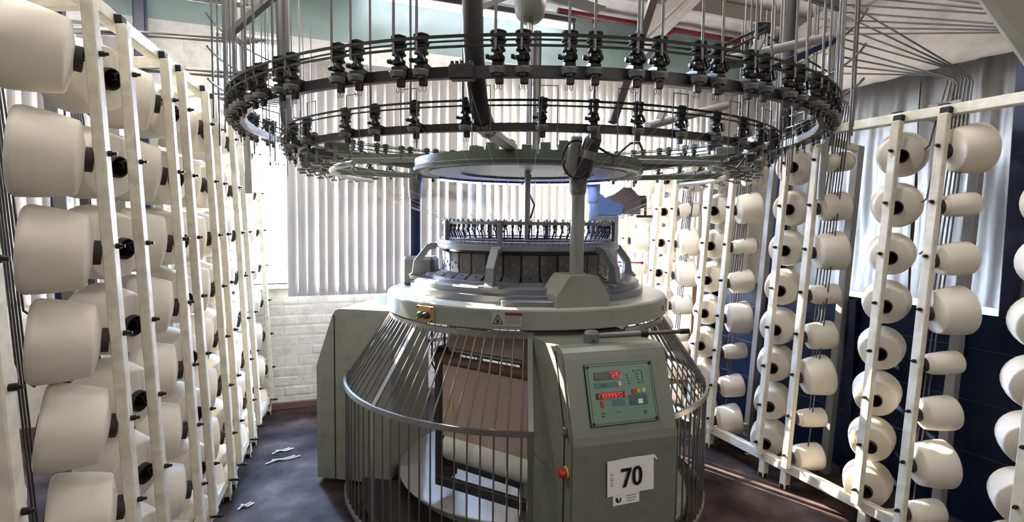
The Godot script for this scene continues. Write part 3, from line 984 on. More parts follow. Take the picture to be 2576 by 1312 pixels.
func control_cabinet() -> void:
	var at := radial(0, LEG, 0)
	var cab := part("control_cabinet", MB.new_box_prism(leg_profile(0.60), 0.49), M.cabinet_paint, machine, at)
	# door skin proud of the box
	var b := MB.new()
	var door := PackedVector2Array([Vector2(1.17, 0.05), Vector2(1.232, 0.05), Vector2(1.232, 0.715), Vector2(1.224, 0.748), Vector2(1.124, 1.040), Vector2(1.108, 1.064), Vector2(1.08, 1.078), Vector2(1.03, 1.082), Vector2(1.03, 1.07), Vector2(1.10, 1.03), Vector2(1.20, 0.70)])
	b.prism(door, 0.476)
	obj("cabinet_door", b.mesh(), M.cabinet_paint, cab)
	b = MB.new()
	b.box(Vector3(1.16, 0.40, 0.2465), Vector3(0.005, 0.72, 0.004))
	b.bar(Vector3(1.16, 0.75, 0.2465), Vector3(1.05, 1.06, 0.2465), 0.005, 0.004, Vector3(0, 0, 1), 0.0)
	obj("door_seam", b.mesh(), M.black_rubber, cab)
	# a frame on the slanted face: x to the viewer's right, y up the slope, z outward
	var lo := Vector2(1.224, 0.748)
	var hi := Vector2(1.124, 1.040)
	var upv := Vector3(hi.x - lo.x, hi.y - lo.y, 0).normalized()
	var xv := Vector3(0, 0, -1)
	var zv := xv.cross(upv)
	var face := Transform3D(Basis(xv, upv, zv), Vector3((lo.x + hi.x) * 0.5, (lo.y + hi.y) * 0.5, 0) + zv * 0.001)
	var W := 0.31
	var Hh := 0.245
	b = MB.new()
	b.box(Vector3(0, 0.005, 0.004), Vector3(W, Hh, 0.008), Basis(), 0.002)
	obj("control_panel", b.mesh(), M.panel_green, cab, face)
	b = MB.new()
	for s in [-1.0, 1.0]:
		b.box(Vector3(s * (W * 0.5 - 0.010), 0.005, 0.0085), Vector3(0.0016, Hh - 0.016, 0.001))
		b.box(Vector3(0, 0.005 + s * (Hh * 0.5 - 0.008), 0.0085), Vector3(W - 0.02, 0.0016, 0.001))
		b.box(Vector3(s * (W * 0.5 + 0.0008), 0.005, 0.003), Vector3(0.0016, Hh, 0.008))
		b.box(Vector3(0, 0.005 + s * (Hh * 0.5 + 0.0008), 0.003), Vector3(W, 0.0016, 0.008))
	obj("panel_border", b.mesh(), M.black_rubber, cab, face)
	for sx in [-1.0, 1.0]:
		for sy in [-1.0, 1.0]:
			b = MB.new()
			b.disc(0.006, 0.0, 0.006, 12, Transform3D(Basis(Vector3.RIGHT, PI / 2), Vector3(sx * (W * 0.5 - 0.010), 0.005 + sy * (Hh * 0.5 - 0.010), 0.008)), 0.0015)
			obj("panel_screw", b.mesh(), M.black_rubber, cab, face)
	# displays; places are shares of the panel from its top left corner
	panel_box(cab, face, "counter_display", M.display_dark, 0.115, 0.135, 0.385, 0.125, 0.003)
	panel_box(cab, face, "lit_digits_field", M.display_red, 0.325, 0.135, 0.175, 0.125, 0.0034)
	seven_segment(cab, face, "726", 0.345, 0.150, 0.042, 0.095)
	panel_box(cab, face, "revolution_display", M.display_dark, 0.110, 0.475, 0.43, 0.095, 0.003)
	panel_box(cab, face, "lit_digits_field", M.display_red, 0.118, 0.480, 0.41, 0.085, 0.0034)
	seven_segment(cab, face, "178", 0.120, 0.487, 0.036, 0.070)
	seven_segment(cab, face, "999", 0.262, 0.487, 0.036, 0.070)
	seven_segment(cab, face, "201", 0.404, 0.487, 0.036, 0.070)
	panel_box(cab, face, "teal_field", M.panel_teal, 0.10, 0.31, 0.36, 0.085, 0.0012)
	panel_box(cab, face, "pale_key", M.pale_key, 0.455, 0.31, 0.05, 0.075, 0.003)
	panel_box(cab, face, "teal_field", M.panel_teal, 0.335, 0.60, 0.19, 0.10, 0.0012)
	panel_box(cab, face, "blue_field", M.panel_blue, 0.585, 0.545, 0.28, 0.175, 0.0012)
	panel_box(cab, face, "white_key", M.paper, 0.72, 0.625, 0.07, 0.075, 0.003)
	panel_box(cab, face, "blue_key", M.panel_blue, 0.62, 0.645, 0.055, 0.055, 0.003)
	panel_box(cab, face, "red_key", M.red_plastic, 0.645, 0.455, 0.06, 0.08, 0.004)
	panel_box(cab, face, "yellow_key", M.yellow_plastic, 0.722, 0.455, 0.055, 0.07, 0.004)
	panel_box(cab, face, "pale_key", M.pale_key, 0.795, 0.45, 0.055, 0.07, 0.004)
	panel_box(cab, face, "red_key", M.red_plastic, 0.165, 0.60, 0.045, 0.11, 0.003)
	panel_box(cab, face, "black_legend", M.black_ink, 0.155, 0.80, 0.06, 0.012, 0.0012)
	panel_box(cab, face, "black_legend", M.black_ink, 0.160, 0.845, 0.04, 0.012, 0.0012)
	panel_box(cab, face, "black_legend", M.black_ink, 0.19, 0.345, 0.10, 0.012, 0.0022)
	panel_box(cab, face, "black_legend", M.panel_blue, 0.36, 0.80, 0.10, 0.012, 0.0012)
	panel_box(cab, face, "round_lamp", M.panel_blue, 0.79, 0.815, 0.04, 0.05, 0.003)
	b = MB.new()
	for p in [[0.59, 0.20], [0.595, 0.25], [0.605, 0.30], [0.61, 0.345], [0.70, 0.145], [0.745, 0.195], [0.745, 0.245], [0.755, 0.295], [0.76, 0.345]]:
		panel_add(b, p[0], p[1], 0.018, 0.022, 0.002)
	panel_add(b, 0.735, 0.148, 0.10, 0.006, 0.0012)
	panel_add(b, 0.83, 0.15, 0.008, 0.19, 0.0012)
	panel_add(b, 0.62, 0.275, 0.09, 0.004, 0.0012)
	panel_add(b, 0.785, 0.352, 0.08, 0.004, 0.0012)
	obj("indicator_legend", b.mesh(), M.black_ink, cab, face)
	# stop button, latch and hinge on the side
	b = MB.new()
	b.disc(0.026, 0.0, 0.008, 20, Transform3D(Basis(Vector3.RIGHT, PI / 2), Vector3(1.19, 0.60, 0.246)), 0.002)
	obj("button_collar", b.mesh(), M.yellow_plastic, cab)
	b = MB.new()
	b.disc(0.019, 0.008, 0.036, 20, Transform3D(Basis(Vector3.RIGHT, PI / 2), Vector3(1.19, 0.60, 0.246)), 0.004)
	obj("stop_button", b.mesh(), M.red_plastic, cab)
	b = MB.new()
	b.box(Vector3(1.175, 0.765, 0.252), Vector3(0.024, 0.034, 0.016), Basis(), 0.004)
	obj("door_latch", b.mesh(), M.steel, cab)
	b = MB.new()
	b.disc(0.009, 0.0, 0.014, 12, Transform3D(Basis(Vector3.RIGHT, PI / 2), Vector3(1.195, 0.755, 0.252)), 0.002)
	obj("latch_knob", b.mesh(), M.black_rubber, cab)

	# paper sheets taped to the door
	var front := machine.transform * at * Transform3D(Basis(Vector3(0, 0, -1), Vector3.UP, Vector3(1, 0, 0)), Vector3(1.2325, 0, 0))
	var sign_at := front * Transform3D(Basis(Vector3(0, 0, 1), 0.03), Vector3(0.015, 0.575, 0.006))
	var o := thing("paper_sign", "white paper sheet with the bold black number 70 taped on the cabinet", "sign", sign_at)
	b = MB.new()
	for i in 6:
		var x0 := -0.107 + 0.214 * i / 6.0
		var x1 := -0.107 + 0.214 * (i + 1) / 6.0
		var z0 := 0.003 * cos(i * 1.1) + 0.001
		var z1 := 0.003 * cos((i + 1) * 1.1) + 0.001
		for s in [1.0, -1.0]:
			var nn: Vector3 = Vector3(-(z1 - z0), 0, x1 - x0).normalized() * s
			b.flat(Vector3(x0, -0.074, z0 - 0.0004 + 0.0004 * s), Vector3(x1, -0.074, z1 - 0.0004 + 0.0004 * s), Vector3(x1, 0.074, z1 - 0.0004 + 0.0004 * s), Vector3(x0, 0.074, z0 - 0.0004 + 0.0004 * s), nn)
	obj("sheet", b.mesh(), M.paper, o)
	text(o, "number", "70", 0.110, M.black_ink, Vector3(0.005, -0.006, 0.0048), Vector2(0.86, 1.0), 700)
	b = MB.new()
	for k in 3:
		var y := -0.030 + 0.022 * k
		b.bar(Vector3(-0.092, y, 0.0046), Vector3(-0.078, y + 0.004, 0.0046), 0.0016, 0.0006, Vector3(0, 0, 1), 0.0)
		b.bar(Vector3(-0.092, y, 0.0046), Vector3(-0.090, y + 0.013, 0.0046), 0.0016, 0.0006, Vector3(0, 0, 1), 0.0)
		if k < 2:
			b.bar(Vector3(-0.090, y + 0.013, 0.0046), Vector3(-0.079, y + 0.012, 0.0046), 0.0016, 0.0006, Vector3(0, 0, 1), 0.0)
	obj("small_print", b.mesh(), M.grey_ink, o)
	b = MB.new()
	b.prism(PackedVector2Array([Vector2(0.092, 0.070), Vector2(0.112, 0.072), Vector2(0.125, 0.052), Vector2(0.118, 0.050), Vector2(0.110, 0.062), Vector2(0.092, 0.060)]), 0.002, Transform3D(Basis(), Vector3(0, 0, 0.003)))
	obj("tape", b.mesh(), M.paper, o)
	var card := thing("paper_card", "small white card with round blue emblem under the number 70 sheet", "card", front * Transform3D(Basis(Vector3(0, 0, 1), 0.035), Vector3(0.0, 0.497, 0.002)))
	obj("card", boxm(Vector3(0.122, 0.064, 0.0012), 0.0, Vector3(0, -0.01, 0)), M.paper, card)
	b = MB.new()
	b.lathe([Vector2(0.007, 0), Vector2(0.0135, 0), Vector2(0.0135, 0.0006), Vector2(0.007, 0.0006), Vector2(0.007, 0)], 24, Transform3D(Basis(Vector3.RIGHT, PI / 2), Vector3(-0.036, -0.018, 0.0008)), deg_to_rad(-150), deg_to_rad(130), false, true)
	b.prism(PackedVector2Array([Vector2(-0.047, -0.010), Vector2(-0.038, -0.012), Vector2(-0.034, -0.022), Vector2(-0.040, -0.028), Vector2(-0.046, -0.024)]), 0.0006, Transform3D(Basis(), Vector3(0, 0, 0.001)))
	obj("emblem", b.mesh(), M.blue_ink, card)
	b = MB.new()
	for k in 3:
		b.box(Vector3(0.022, -0.008 - 0.011 * k, 0.0009), Vector3(0.05 - 0.006 * k, 0.0026, 0.0005))
	obj("print_lines", b.mesh(), M.grey_ink, card)


func panel_add(b: MB, u: float, v: float, w: float, h: float, t: float) -> void:
	var W := 0.31
	var Hh := 0.245
	b.box(Vector3((u + w * 0.5 - 0.5) * W, 0.005 + (0.5 - v - h * 0.5) * Hh, 0.008 + t * 0.5), Vector3(w * W, h * Hh, t), Basis(), minf(0.001, t * 0.3))


func panel_box(cab: Node, face: Transform3D, called: String, m: Material, u: float, v: float, w: float, h: float, t: float) -> void:
	var b := MB.new()
	panel_add(b, u, v, w, h, t)
	obj(called, b.mesh(), m, cab, face)


func seven_segment(cab: Node, face: Transform3D, text_: String, u: float, v: float, w: float, h: float) -> void:
	var W := 0.31
	var Hh := 0.245
	var lit := {"0": "abcdef", "1": "bc", "2": "abged", "6": "afgedc", "7": "abc", "8": "abcdefg", "9": "abcfgd"}
	var b := MB.new()
	for i in text_.length():
		var x0 := (u + i * (w + 0.013) - 0.5) * W
		var ww := w * W
		var hh := h * Hh
		var y1 := 0.005 + (0.5 - v) * Hh
		var t := 0.0013
		for s in lit[text_[i]]:
			var c := Vector2.ZERO
			var size := Vector2(t, hh * 0.5 - t)
			match s:
				"a": c = Vector2(ww * 0.5, 0); size = Vector2(ww - t, t)
				"g": c = Vector2(ww * 0.5, -hh * 0.5); size = Vector2(ww - t, t)
				"d": c = Vector2(ww * 0.5, -hh); size = Vector2(ww - t, t)
				"f": c = Vector2(0, -hh * 0.25)
				"b": c = Vector2(ww, -hh * 0.25)
				"e": c = Vector2(0, -hh * 0.75)
				"c": c = Vector2(ww, -hh * 0.75)
			b.box(Vector3(x0 + c.x - c.y * -0.06, y1 + c.y - t * 0.5, 0.0122), Vector3(size.x, size.y, 0.0012))
	obj("red_digits", b.mesh(), M.digit, cab, face)


func text(parent: Node, called: String, s: String, height: float, m: Material, at: Vector3, squash := Vector2.ONE, weight := 400) -> void:
	var f := SystemFont.new()
	f.font_names = PackedStringArray(["Droid Sans"])
	f.font_weight = weight
	var tm := TextMesh.new()
	tm.text = s
	tm.font = f
	tm.font_size = 64
	tm.pixel_size = height / 64.0
	tm.depth = 0.0008
	obj(called, tm, m, parent, Transform3D(Basis().scaled(Vector3(squash.x, squash.y, 1)), at))


func feeder_meshes(k: float) -> Array:
	# x outward from the rail's middle, y up
	var b := MB.new()
	b.prism(PackedVector2Array([Vector2(-0.012, -0.012), Vector2(0.058, -0.004), Vector2(0.062, 0.014), Vector2(0.030, 0.026), Vector2(-0.012, 0.022)]), 0.034)
	b.tube([Vector3(0.042, 0.01, 0), Vector3(0.042, 0.12, 0)], 0.009, 10)
	b.lathe([Vector2(0.009, 0.022), Vector2(0.021, 0.024), Vector2(0.022, 0.036), Vector2(0.014, 0.042), Vector2(0.014, 0.050), Vector2(0.009, 0.052)], 14, Transform3D(Basis(), Vector3(0.042, 0, 0)))
	b.box(Vector3(0.042, 0.034, 0.022), Vector3(0.012, 0.012, 0.024), Basis(), 0.002)
	b.disc(0.0075, -0.005, 0.005, 10, Transform3D(Basis(Vector3.RIGHT, PI / 2), Vector3(0.046, 0.036, 0.034)))
	b.box(Vector3(0.066, 0.044, -0.012), Vector3(0.01, 0.044, 0.007), Basis(Vector3.RIGHT, 0.35), 0.002)
	b.tube([Vector3(0.05, 0.02, -0.015), Vector3(0.078, 0.03, -0.018), Vector3(0.08, 0.052, -0.006), Vector3(0.062, 0.06, 0.0)], 0.0022, 6)
	var w := MB.new()
	for y in [[0.054, 0.078, 0.0235], [0.084, 0.113, 0.0265]]:
		w.lathe([Vector2(0.009, y[0]), Vector2(y[2], y[0]), Vector2(y[2], y[0] + 0.004), Vector2(y[2] - 0.004, y[0] + 0.006), Vector2(y[2] - 0.004, y[1] - 0.006), Vector2(y[2], y[1] - 0.004), Vector2(y[2], y[1]), Vector2(0.009, y[1])], 18, Transform3D(Basis(), Vector3(0.042, 0, 0)))
	var d := MB.new()
	d.lathe([Vector2(0.0, -0.010), Vector2(0.018, -0.010), Vector2(0.021, -0.018), Vector2(0.0235, -0.018), Vector2(0.028, -0.004), Vector2(0.028, 0.0), Vector2(0.0, 0.002)], 22, Transform3D(Basis(), Vector3(0.050, 0, 0)))
	d.disc(0.010, -0.024, -0.010, 12, Transform3D(Basis(), Vector3(0.050, 0, 0)), 0.002)
	var r := MB.new()
	r.box(Vector3(0.036, -0.034, -0.004), Vector3(0.018, 0.028, 0.026), Basis(), 0.003)
	var h := MB.new()
	for z in [-0.012, 0.004]:
		h.tube([Vector3(0.036, -0.046, z), Vector3(0.036, -0.060, z - 0.001), Vector3(0.037, -0.066, z + 0.004), Vector3(0.036, -0.060, z + 0.009), Vector3(0.036, -0.050, z + 0.008)], 0.0013, 5)
	return [b.mesh(), w.mesh(), d.mesh(), r.mesh(), h.mesh()]


func feeder(ms: Array, r: float, deg: float, y: float, k: float, rod_top: float) -> void:
	var at := radial(r, deg, y)
	at.basis = at.basis.scaled(Vector3.ONE * k) if k != 1.0 else at.basis
	var o := obj("yarn_feeder", ms[0], M.feeder, machine, at)
	obj("belt_wheels", ms[1], M.belt, o)
	obj("feed_wheel", ms[2], M.feeder_plate, o)
	obj("stop_motion", ms[3], M.red_block, o)
	obj("yarn_hooks", ms[4], M.tube_grey, o)
	if rod_top > y:
		var b := MB.new()
		b.tube([pol(r + 0.068 * k, deg - 0.2, y + 0.05), pol(r + 0.068 * k, deg - 0.2, rod_top)], 0.0048, 8)
		part("feeder_tube", b, M.rod)


func arc_points(r: float, y: float, a0: float, a1: float, n: int) -> Array:
	var out := []
	for i in n + 1:
		out.append(pol(r, lerpf(a0, a1, float(i) / n), y))
	return out


func feeder_rings() -> void:
	var b := MB.new()
	b.band(1.525, 1.552, 2.066, 2.102, 120)
	part("upper_feeder_rail", b, M.rail)
	b = MB.new()
	b.band(1.285, 1.31, 1.932, 1.962, 120)
	part("lower_feeder_rail", b, M.rail)
	# flat drive belts
	for s in [[1.612, 2.178, 0.010], [1.608, 2.147, 0.008], [1.372, 2.030, 0.008], [1.369, 2.012, 0.006], [1.552, 2.182, 0.006]]:
		b = MB.new()
		b.band(s[0], s[0] + 0.003, s[1] - s[2] * 0.5, s[1] + s[2] * 0.5, 120)
		part("drive_belt", b, M.belt)
	# toothed rail joints
	for deg in [-9.6, 110.4, 230.4]:
		b = MB.new()
		b.box(Vector3.ZERO, Vector3(0.045, 0.05, 0.085), Basis(), 0.005)
		for i in 5:
			b.disc(0.006, 0.02, 0.034, 8, Transform3D(Basis(), Vector3(0.012, 0, -0.032 + 0.016 * i)))
		part("rail_joint", b, M.dark_casting, machine, radial(1.54, deg, 2.084))
	var ms := feeder_meshes(1.0)
	var pairs := [-24.5, -15.7, -3.6, 4.6, 12.5]
	var a := 20.7
	while a < 328.0:
		pairs.append(a)
		a += 8.2
	for p in pairs:
		var q: float = p if p <= 180.0 else p - 360.0
		for s in [-1.45, 1.45]:
			var top := -1.0
			if absf(q) < 112.0:
				top = 3.0
			feeder(ms, 1.54, q + s, 2.084, 1.0, top)
	var singles := [-35.0, -28.0, -20.2, -11.4, 0.6, 8.7, 16.2]
	a = 24.4
	while a < 318.0:
		singles.append(a)
		a += 8.2
	for p in singles:
		var q: float = p if p <= 180.0 else p - 360.0
		var top := -1.0
		if int(absf(q) * 3.0) % 2 == 0 and absf(q) < 100.0:
			top = 3.0
		feeder(ms, 1.297, q, 1.947, 0.86, top)
	# thin bent wires between the two rings
	for k in 30:
		var q := -150.0 + k * 10.0 + rng.randf_range(-2.0, 2.0)
		b = MB.new()
		b.tube([pol(1.42, q, 1.82 + rng.randf() * 0.05), pol(1.42, q, 2.07), pol(1.42, q + 2.6, 2.07), pol(1.42, q + 2.6, 1.86)], 0.0022, 5)
		part("stop_wire", b, M.tube_grey)

	# arms from the take-off ring out to the two rails, and the posts on them
	for deg in [-9.0, 86.0, 176.0, 268.0]:
		b = MB.new()
		b.bar(pol(0.60, deg, 1.962), pol(1.31, deg, 1.946), 0.055, 0.032, Vector3.UP, 0.004)
		part("ring_arm", b, M.grey_casting)
		b = MB.new()
		b.tube([pol(1.20, deg, 1.955), pol(1.29, deg, 1.975), pol(1.37, deg, 2.02), pol(1.42, deg, 2.09), pol(1.46, deg, 2.20), pol(1.475, deg, 2.40), pol(1.48, deg, 3.2)], 0.036, 14)
		part("ring_post_arm", b, M.dark_casting)
	for s in [[86.0, 1.0], [268.0, -1.0]]:
		var deg: float = s[0]
		b = MB.new()
		b.prism(PackedVector2Array([Vector2(0.62, 1.90), Vector2(1.02, 1.955), Vector2(1.30, 1.962), Vector2(1.30, 1.985), Vector2(0.62, 2.0)]), 0.024, radial(0, deg, 0))
		part("side_plate", b, M.green_casting)
		b = MB.new()
		b.bar(pol(0.66, deg - 8.0 * s[1], 1.86), pol(1.22, deg + 2.0, 1.885), 0.05, 0.028)
		part("lower_side_bar", b, M.green_casting)
		b = MB.new()
		b.tube([pol(1.70, deg, 1.75), pol(1.74, deg, 3.3)], 0.021, 12)
		part("side_post", b, M.pale_tube)
		for j in 11:
			b = MB.new()
			var q := deg + (j - 5) * 3.1
			b.tube([pol(1.68 + 0.03 * (j % 3), q, 2.0 + 0.06 * (j % 4)), pol(1.68 + 0.03 * (j % 3), q, 3.05)], 0.0052, 8)
			part("feeder_tube", b, M.tube_grey)
		for y in [2.30, 2.46, 2.62]:
			b = MB.new()
			b.tube(arc_points(1.71, y, deg - 19.0, deg + 19.0, 10), 0.006, 6)
			part("tube_hoop", b, M.tube_grey)
	# stop-motion boxes, castings and pipes that crowd the sides below the rails
	for s in [1.0, -1.0]:
		for j in 9:
			var q: float = (46.0 + 8.5 * j) * s
			b = MB.new()
			b.box(Vector3(0, 0, 0), Vector3(0.10 + 0.02 * (j % 3), 0.045, 0.06), Basis(Vector3.UP, 0.2 * (j % 2)), 0.008)
			b.box(Vector3(-0.05, -0.02, 0.02), Vector3(0.12, 0.018, 0.03), Basis(), 0.004)
			part("rail_bracket", b, M.green_casting if j % 2 == 0 else M.dark_casting, machine, radial(1.22, q, 1.925 - 0.012 * (j % 3)))
			b = MB.new()
			b.tube([pol(1.16, q + 1.5, 1.94), pol(1.18, q + 2.0, 1.87), pol(1.24, q + 2.5, 1.855), pol(1.27, q + 3.0, 1.90)], 0.006, 6)
			part("bracket_wire", b, M.tube_grey)
			b = MB.new()
			b.disc(0.022, 0.0, 0.012, 14, radial(1.27, q + 3.5, 1.845))
			b.disc(0.006, 0.0, 0.07, 8, radial(1.27, q + 3.5, 1.845))
			part("bracket_wheel", b, M.feeder_plate)
		b = MB.new()
		b.tube(arc_points(1.12, 1.862, 48.0 * s, 112.0 * s, 18), 0.014, 10)
		part("air_pipe", b, M.pale_tube)
	# slanting braces
	b = MB.new()
	b.bar(pol(0.99, 20.0, 2.03), pol(1.08, 38.0, 3.05), 0.034, 0.034)
	part("slanting_brace", b, M.brown_pipe)
	b = MB.new()
	b.bar(pol(1.66, -78.0, 2.55), pol(1.05, -42.0, 3.0), 0.035, 0.035)
	part("slanting_brace", b, M.tube_grey)
	b = MB.new()
	b.bar(pol(1.60, 66.0, 2.64), pol(0.85, 60.0, 2.98), 0.045, 0.045)
	part("slanting_brace", b, M.tube_grey)
	b = MB.new()
	b.bar(pol(1.10, 52.0, 2.22), pol(1.70, 82.0, 2.62), 0.022, 0.03)
	part("slanting_brace", b, M.blue_steel)

	# lint blower arms, belt tensioner and side belts
	for s in [[g(0.70, 2.19, 2.16), g(1.43, 2.455, 2.62), 0.020], [g(0.60, 2.035, 2.56), g(1.03, 2.175, 2.78), 0.019]]:
		var inv := machine.transform.affine_inverse()
		b = MB.new()
		b.tube([inv * s[0], inv * s[1]], s[2], 14)
		var d: Vector3 = (s[1] - s[0]).normalized()
		b.tube([inv * (s[1] - d * 0.002), inv * (s[1] + d * 0.012)], s[2], 14, true, s[2] * 0.6)
		var o := part("lint_tube", b, M.pale_tube)
		for t in [0.12, 0.35]:
			var c := MB.new()
			c.bar(inv * (s[0].lerp(s[1], t) - Vector3(0, 0.005, 0)), inv * (s[0].lerp(s[1], t + 0.06) + Vector3(0, 0.05, 0)), 0.05, 0.012)
			obj("tube_bracket", c.mesh(), M.feeder_plate, o)
	var inv := machine.transform.affine_inverse()
	var ten := g(1.03, 2.20, 2.42)
	b = MB.new()
	for j in 3:
		b.tube([inv * (ten + Vector3(0.022 * (j - 1), -0.02, 0.01 * (j % 2))), inv * (ten + Vector3(0.022 * (j - 1), 0.20, 0.01 * (j % 2)))], 0.009, 8)
	var tn := part("belt_tensioner", b, M.steel)
	b = MB.new()
	b.disc(0.042, 0.20, 0.235, 20, Transform3D(Basis(), inv * ten), 0.003)
	obj("tension_wheel", b.mesh(), M.belt, tn)
	for s in [[g(0.645, 2.19, 2.05), ten + Vector3(0.02, 0.225, 0.03)], [g(0.645, 2.155, 2.05), ten + Vector3(0.02, 0.205, 0.03)], [ten + Vector3(0, 0.22, -0.03), g(1.62, 2.38, 2.95)]]:
		b = MB.new()
		b.bar(inv * s[0], inv * s[1], 0.003, 0.010)
		part("drive_belt", b, M.belt)
	for j in 3:
		b = MB.new()
		b.lathe([Vector2(0, 0), Vector2(0.045, 0), Vector2(0.045, 0.012), Vector2(0.02, 0.02), Vector2(0, 0.02)], 20, Transform3D(Basis(), inv * g(0.80 + 0.05 * j, 2.20 + 0.018 * j, 2.20 + 0.05 * j)))
		part("belt_wheel", b, M.belt)

	# the motor above the front column, with its loop of cable
	var m0 := pol(0.735, LEG + 0.5, 1.82)
	var tilt := Vector3(0.28, 1.0, 0.12).normalized()
	b = MB.new()
	b.tube([m0, m0 + tilt * 0.085], 0.042, 18)
	var motor := part("blower_motor", b, M.feeder)
	b = MB.new()
	b.tube([m0 + tilt * 0.085, m0 + tilt * 0.125], 0.034, 18)
	obj("motor_band", b.mesh(), M.feeder_plate, motor)
	b = MB.new()
	b.tube([m0 + tilt * 0.125, m0 + tilt * 0.185], 0.040, 18)
	obj("motor_fins", b.mesh(), M.feeder, motor)
	b = MB.new()
	b.tube([m0 + tilt * 0.185, m0 + tilt * 0.215], 0.040, 18, true, 0.028)
	obj("motor_cap", b.mesh(), M.grey_casting, motor)
	b = MB.new()
	b.tube([m0 + Vector3(-0.055, 0.0, 0.01), m0 + Vector3(-0.035, 0.16, 0.01)], 0.032, 14, true, 0.026)
	b.box(m0 + Vector3(-0.03, 0.16, 0.015), Vector3(0.05, 0.05, 0.04), Basis(), 0.006)
	obj("motor_body", b.mesh(), M.grey_casting, motor)
	b = MB.new()
	var loop := []
	for i in 15:
		var t := deg_to_rad(70.0 + 250.0 * i / 14.0)
		loop.append(m0 + Vector3(-0.030 + 0.066 * cos(t), 0.075 + 0.088 * sin(t), 0.05 + 0.004 * sin(i * 0.9)))
	b.tube(loop, 0.0065, 8)
	obj("cable_loop", b.mesh(), M.black_rubber, motor)
	b = MB.new()
	b.tube([m0 + Vector3(0.07, 0.14, 0.0), m0 + Vector3(0.13, 0.105, 0.0), m0 + Vector3(0.165, 0.10, -0.02), m0 + Vector3(0.24, 0.165, -0.05), m0 + Vector3(0.285, 0.17, -0.06), m0 + Vector3(0.30, 0.14, -0.07)], 0.006, 8)
	b.tube([m0 + Vector3(0.145, 0.11, -0.01), m0 + Vector3(0.15, 0.07, 0.0), m0 + Vector3(0.135, 0.05, 0.0)], 0.004, 6)
	obj("cable", b.mesh(), M.black_rubber, motor)

	# yarns running down to the guides
	for k in 52:
		var q := -118.0 + k * 4.55 + rng.randf_range(-0.8, 0.8)
		var up := pol(1.57, q, 2.02) if k % 2 == 0 else pol(1.33, q, 1.90)
		b = MB.new()
		var dn := pol(0.515, q * 0.97 + rng.randf_range(-3, 3), 1.61)
		b.tube([up, up.lerp(dn, 0.5) - Vector3(0, 0.004, 0), dn], 0.0005, 4, false)
		part("yarn_end", b, M.thread)


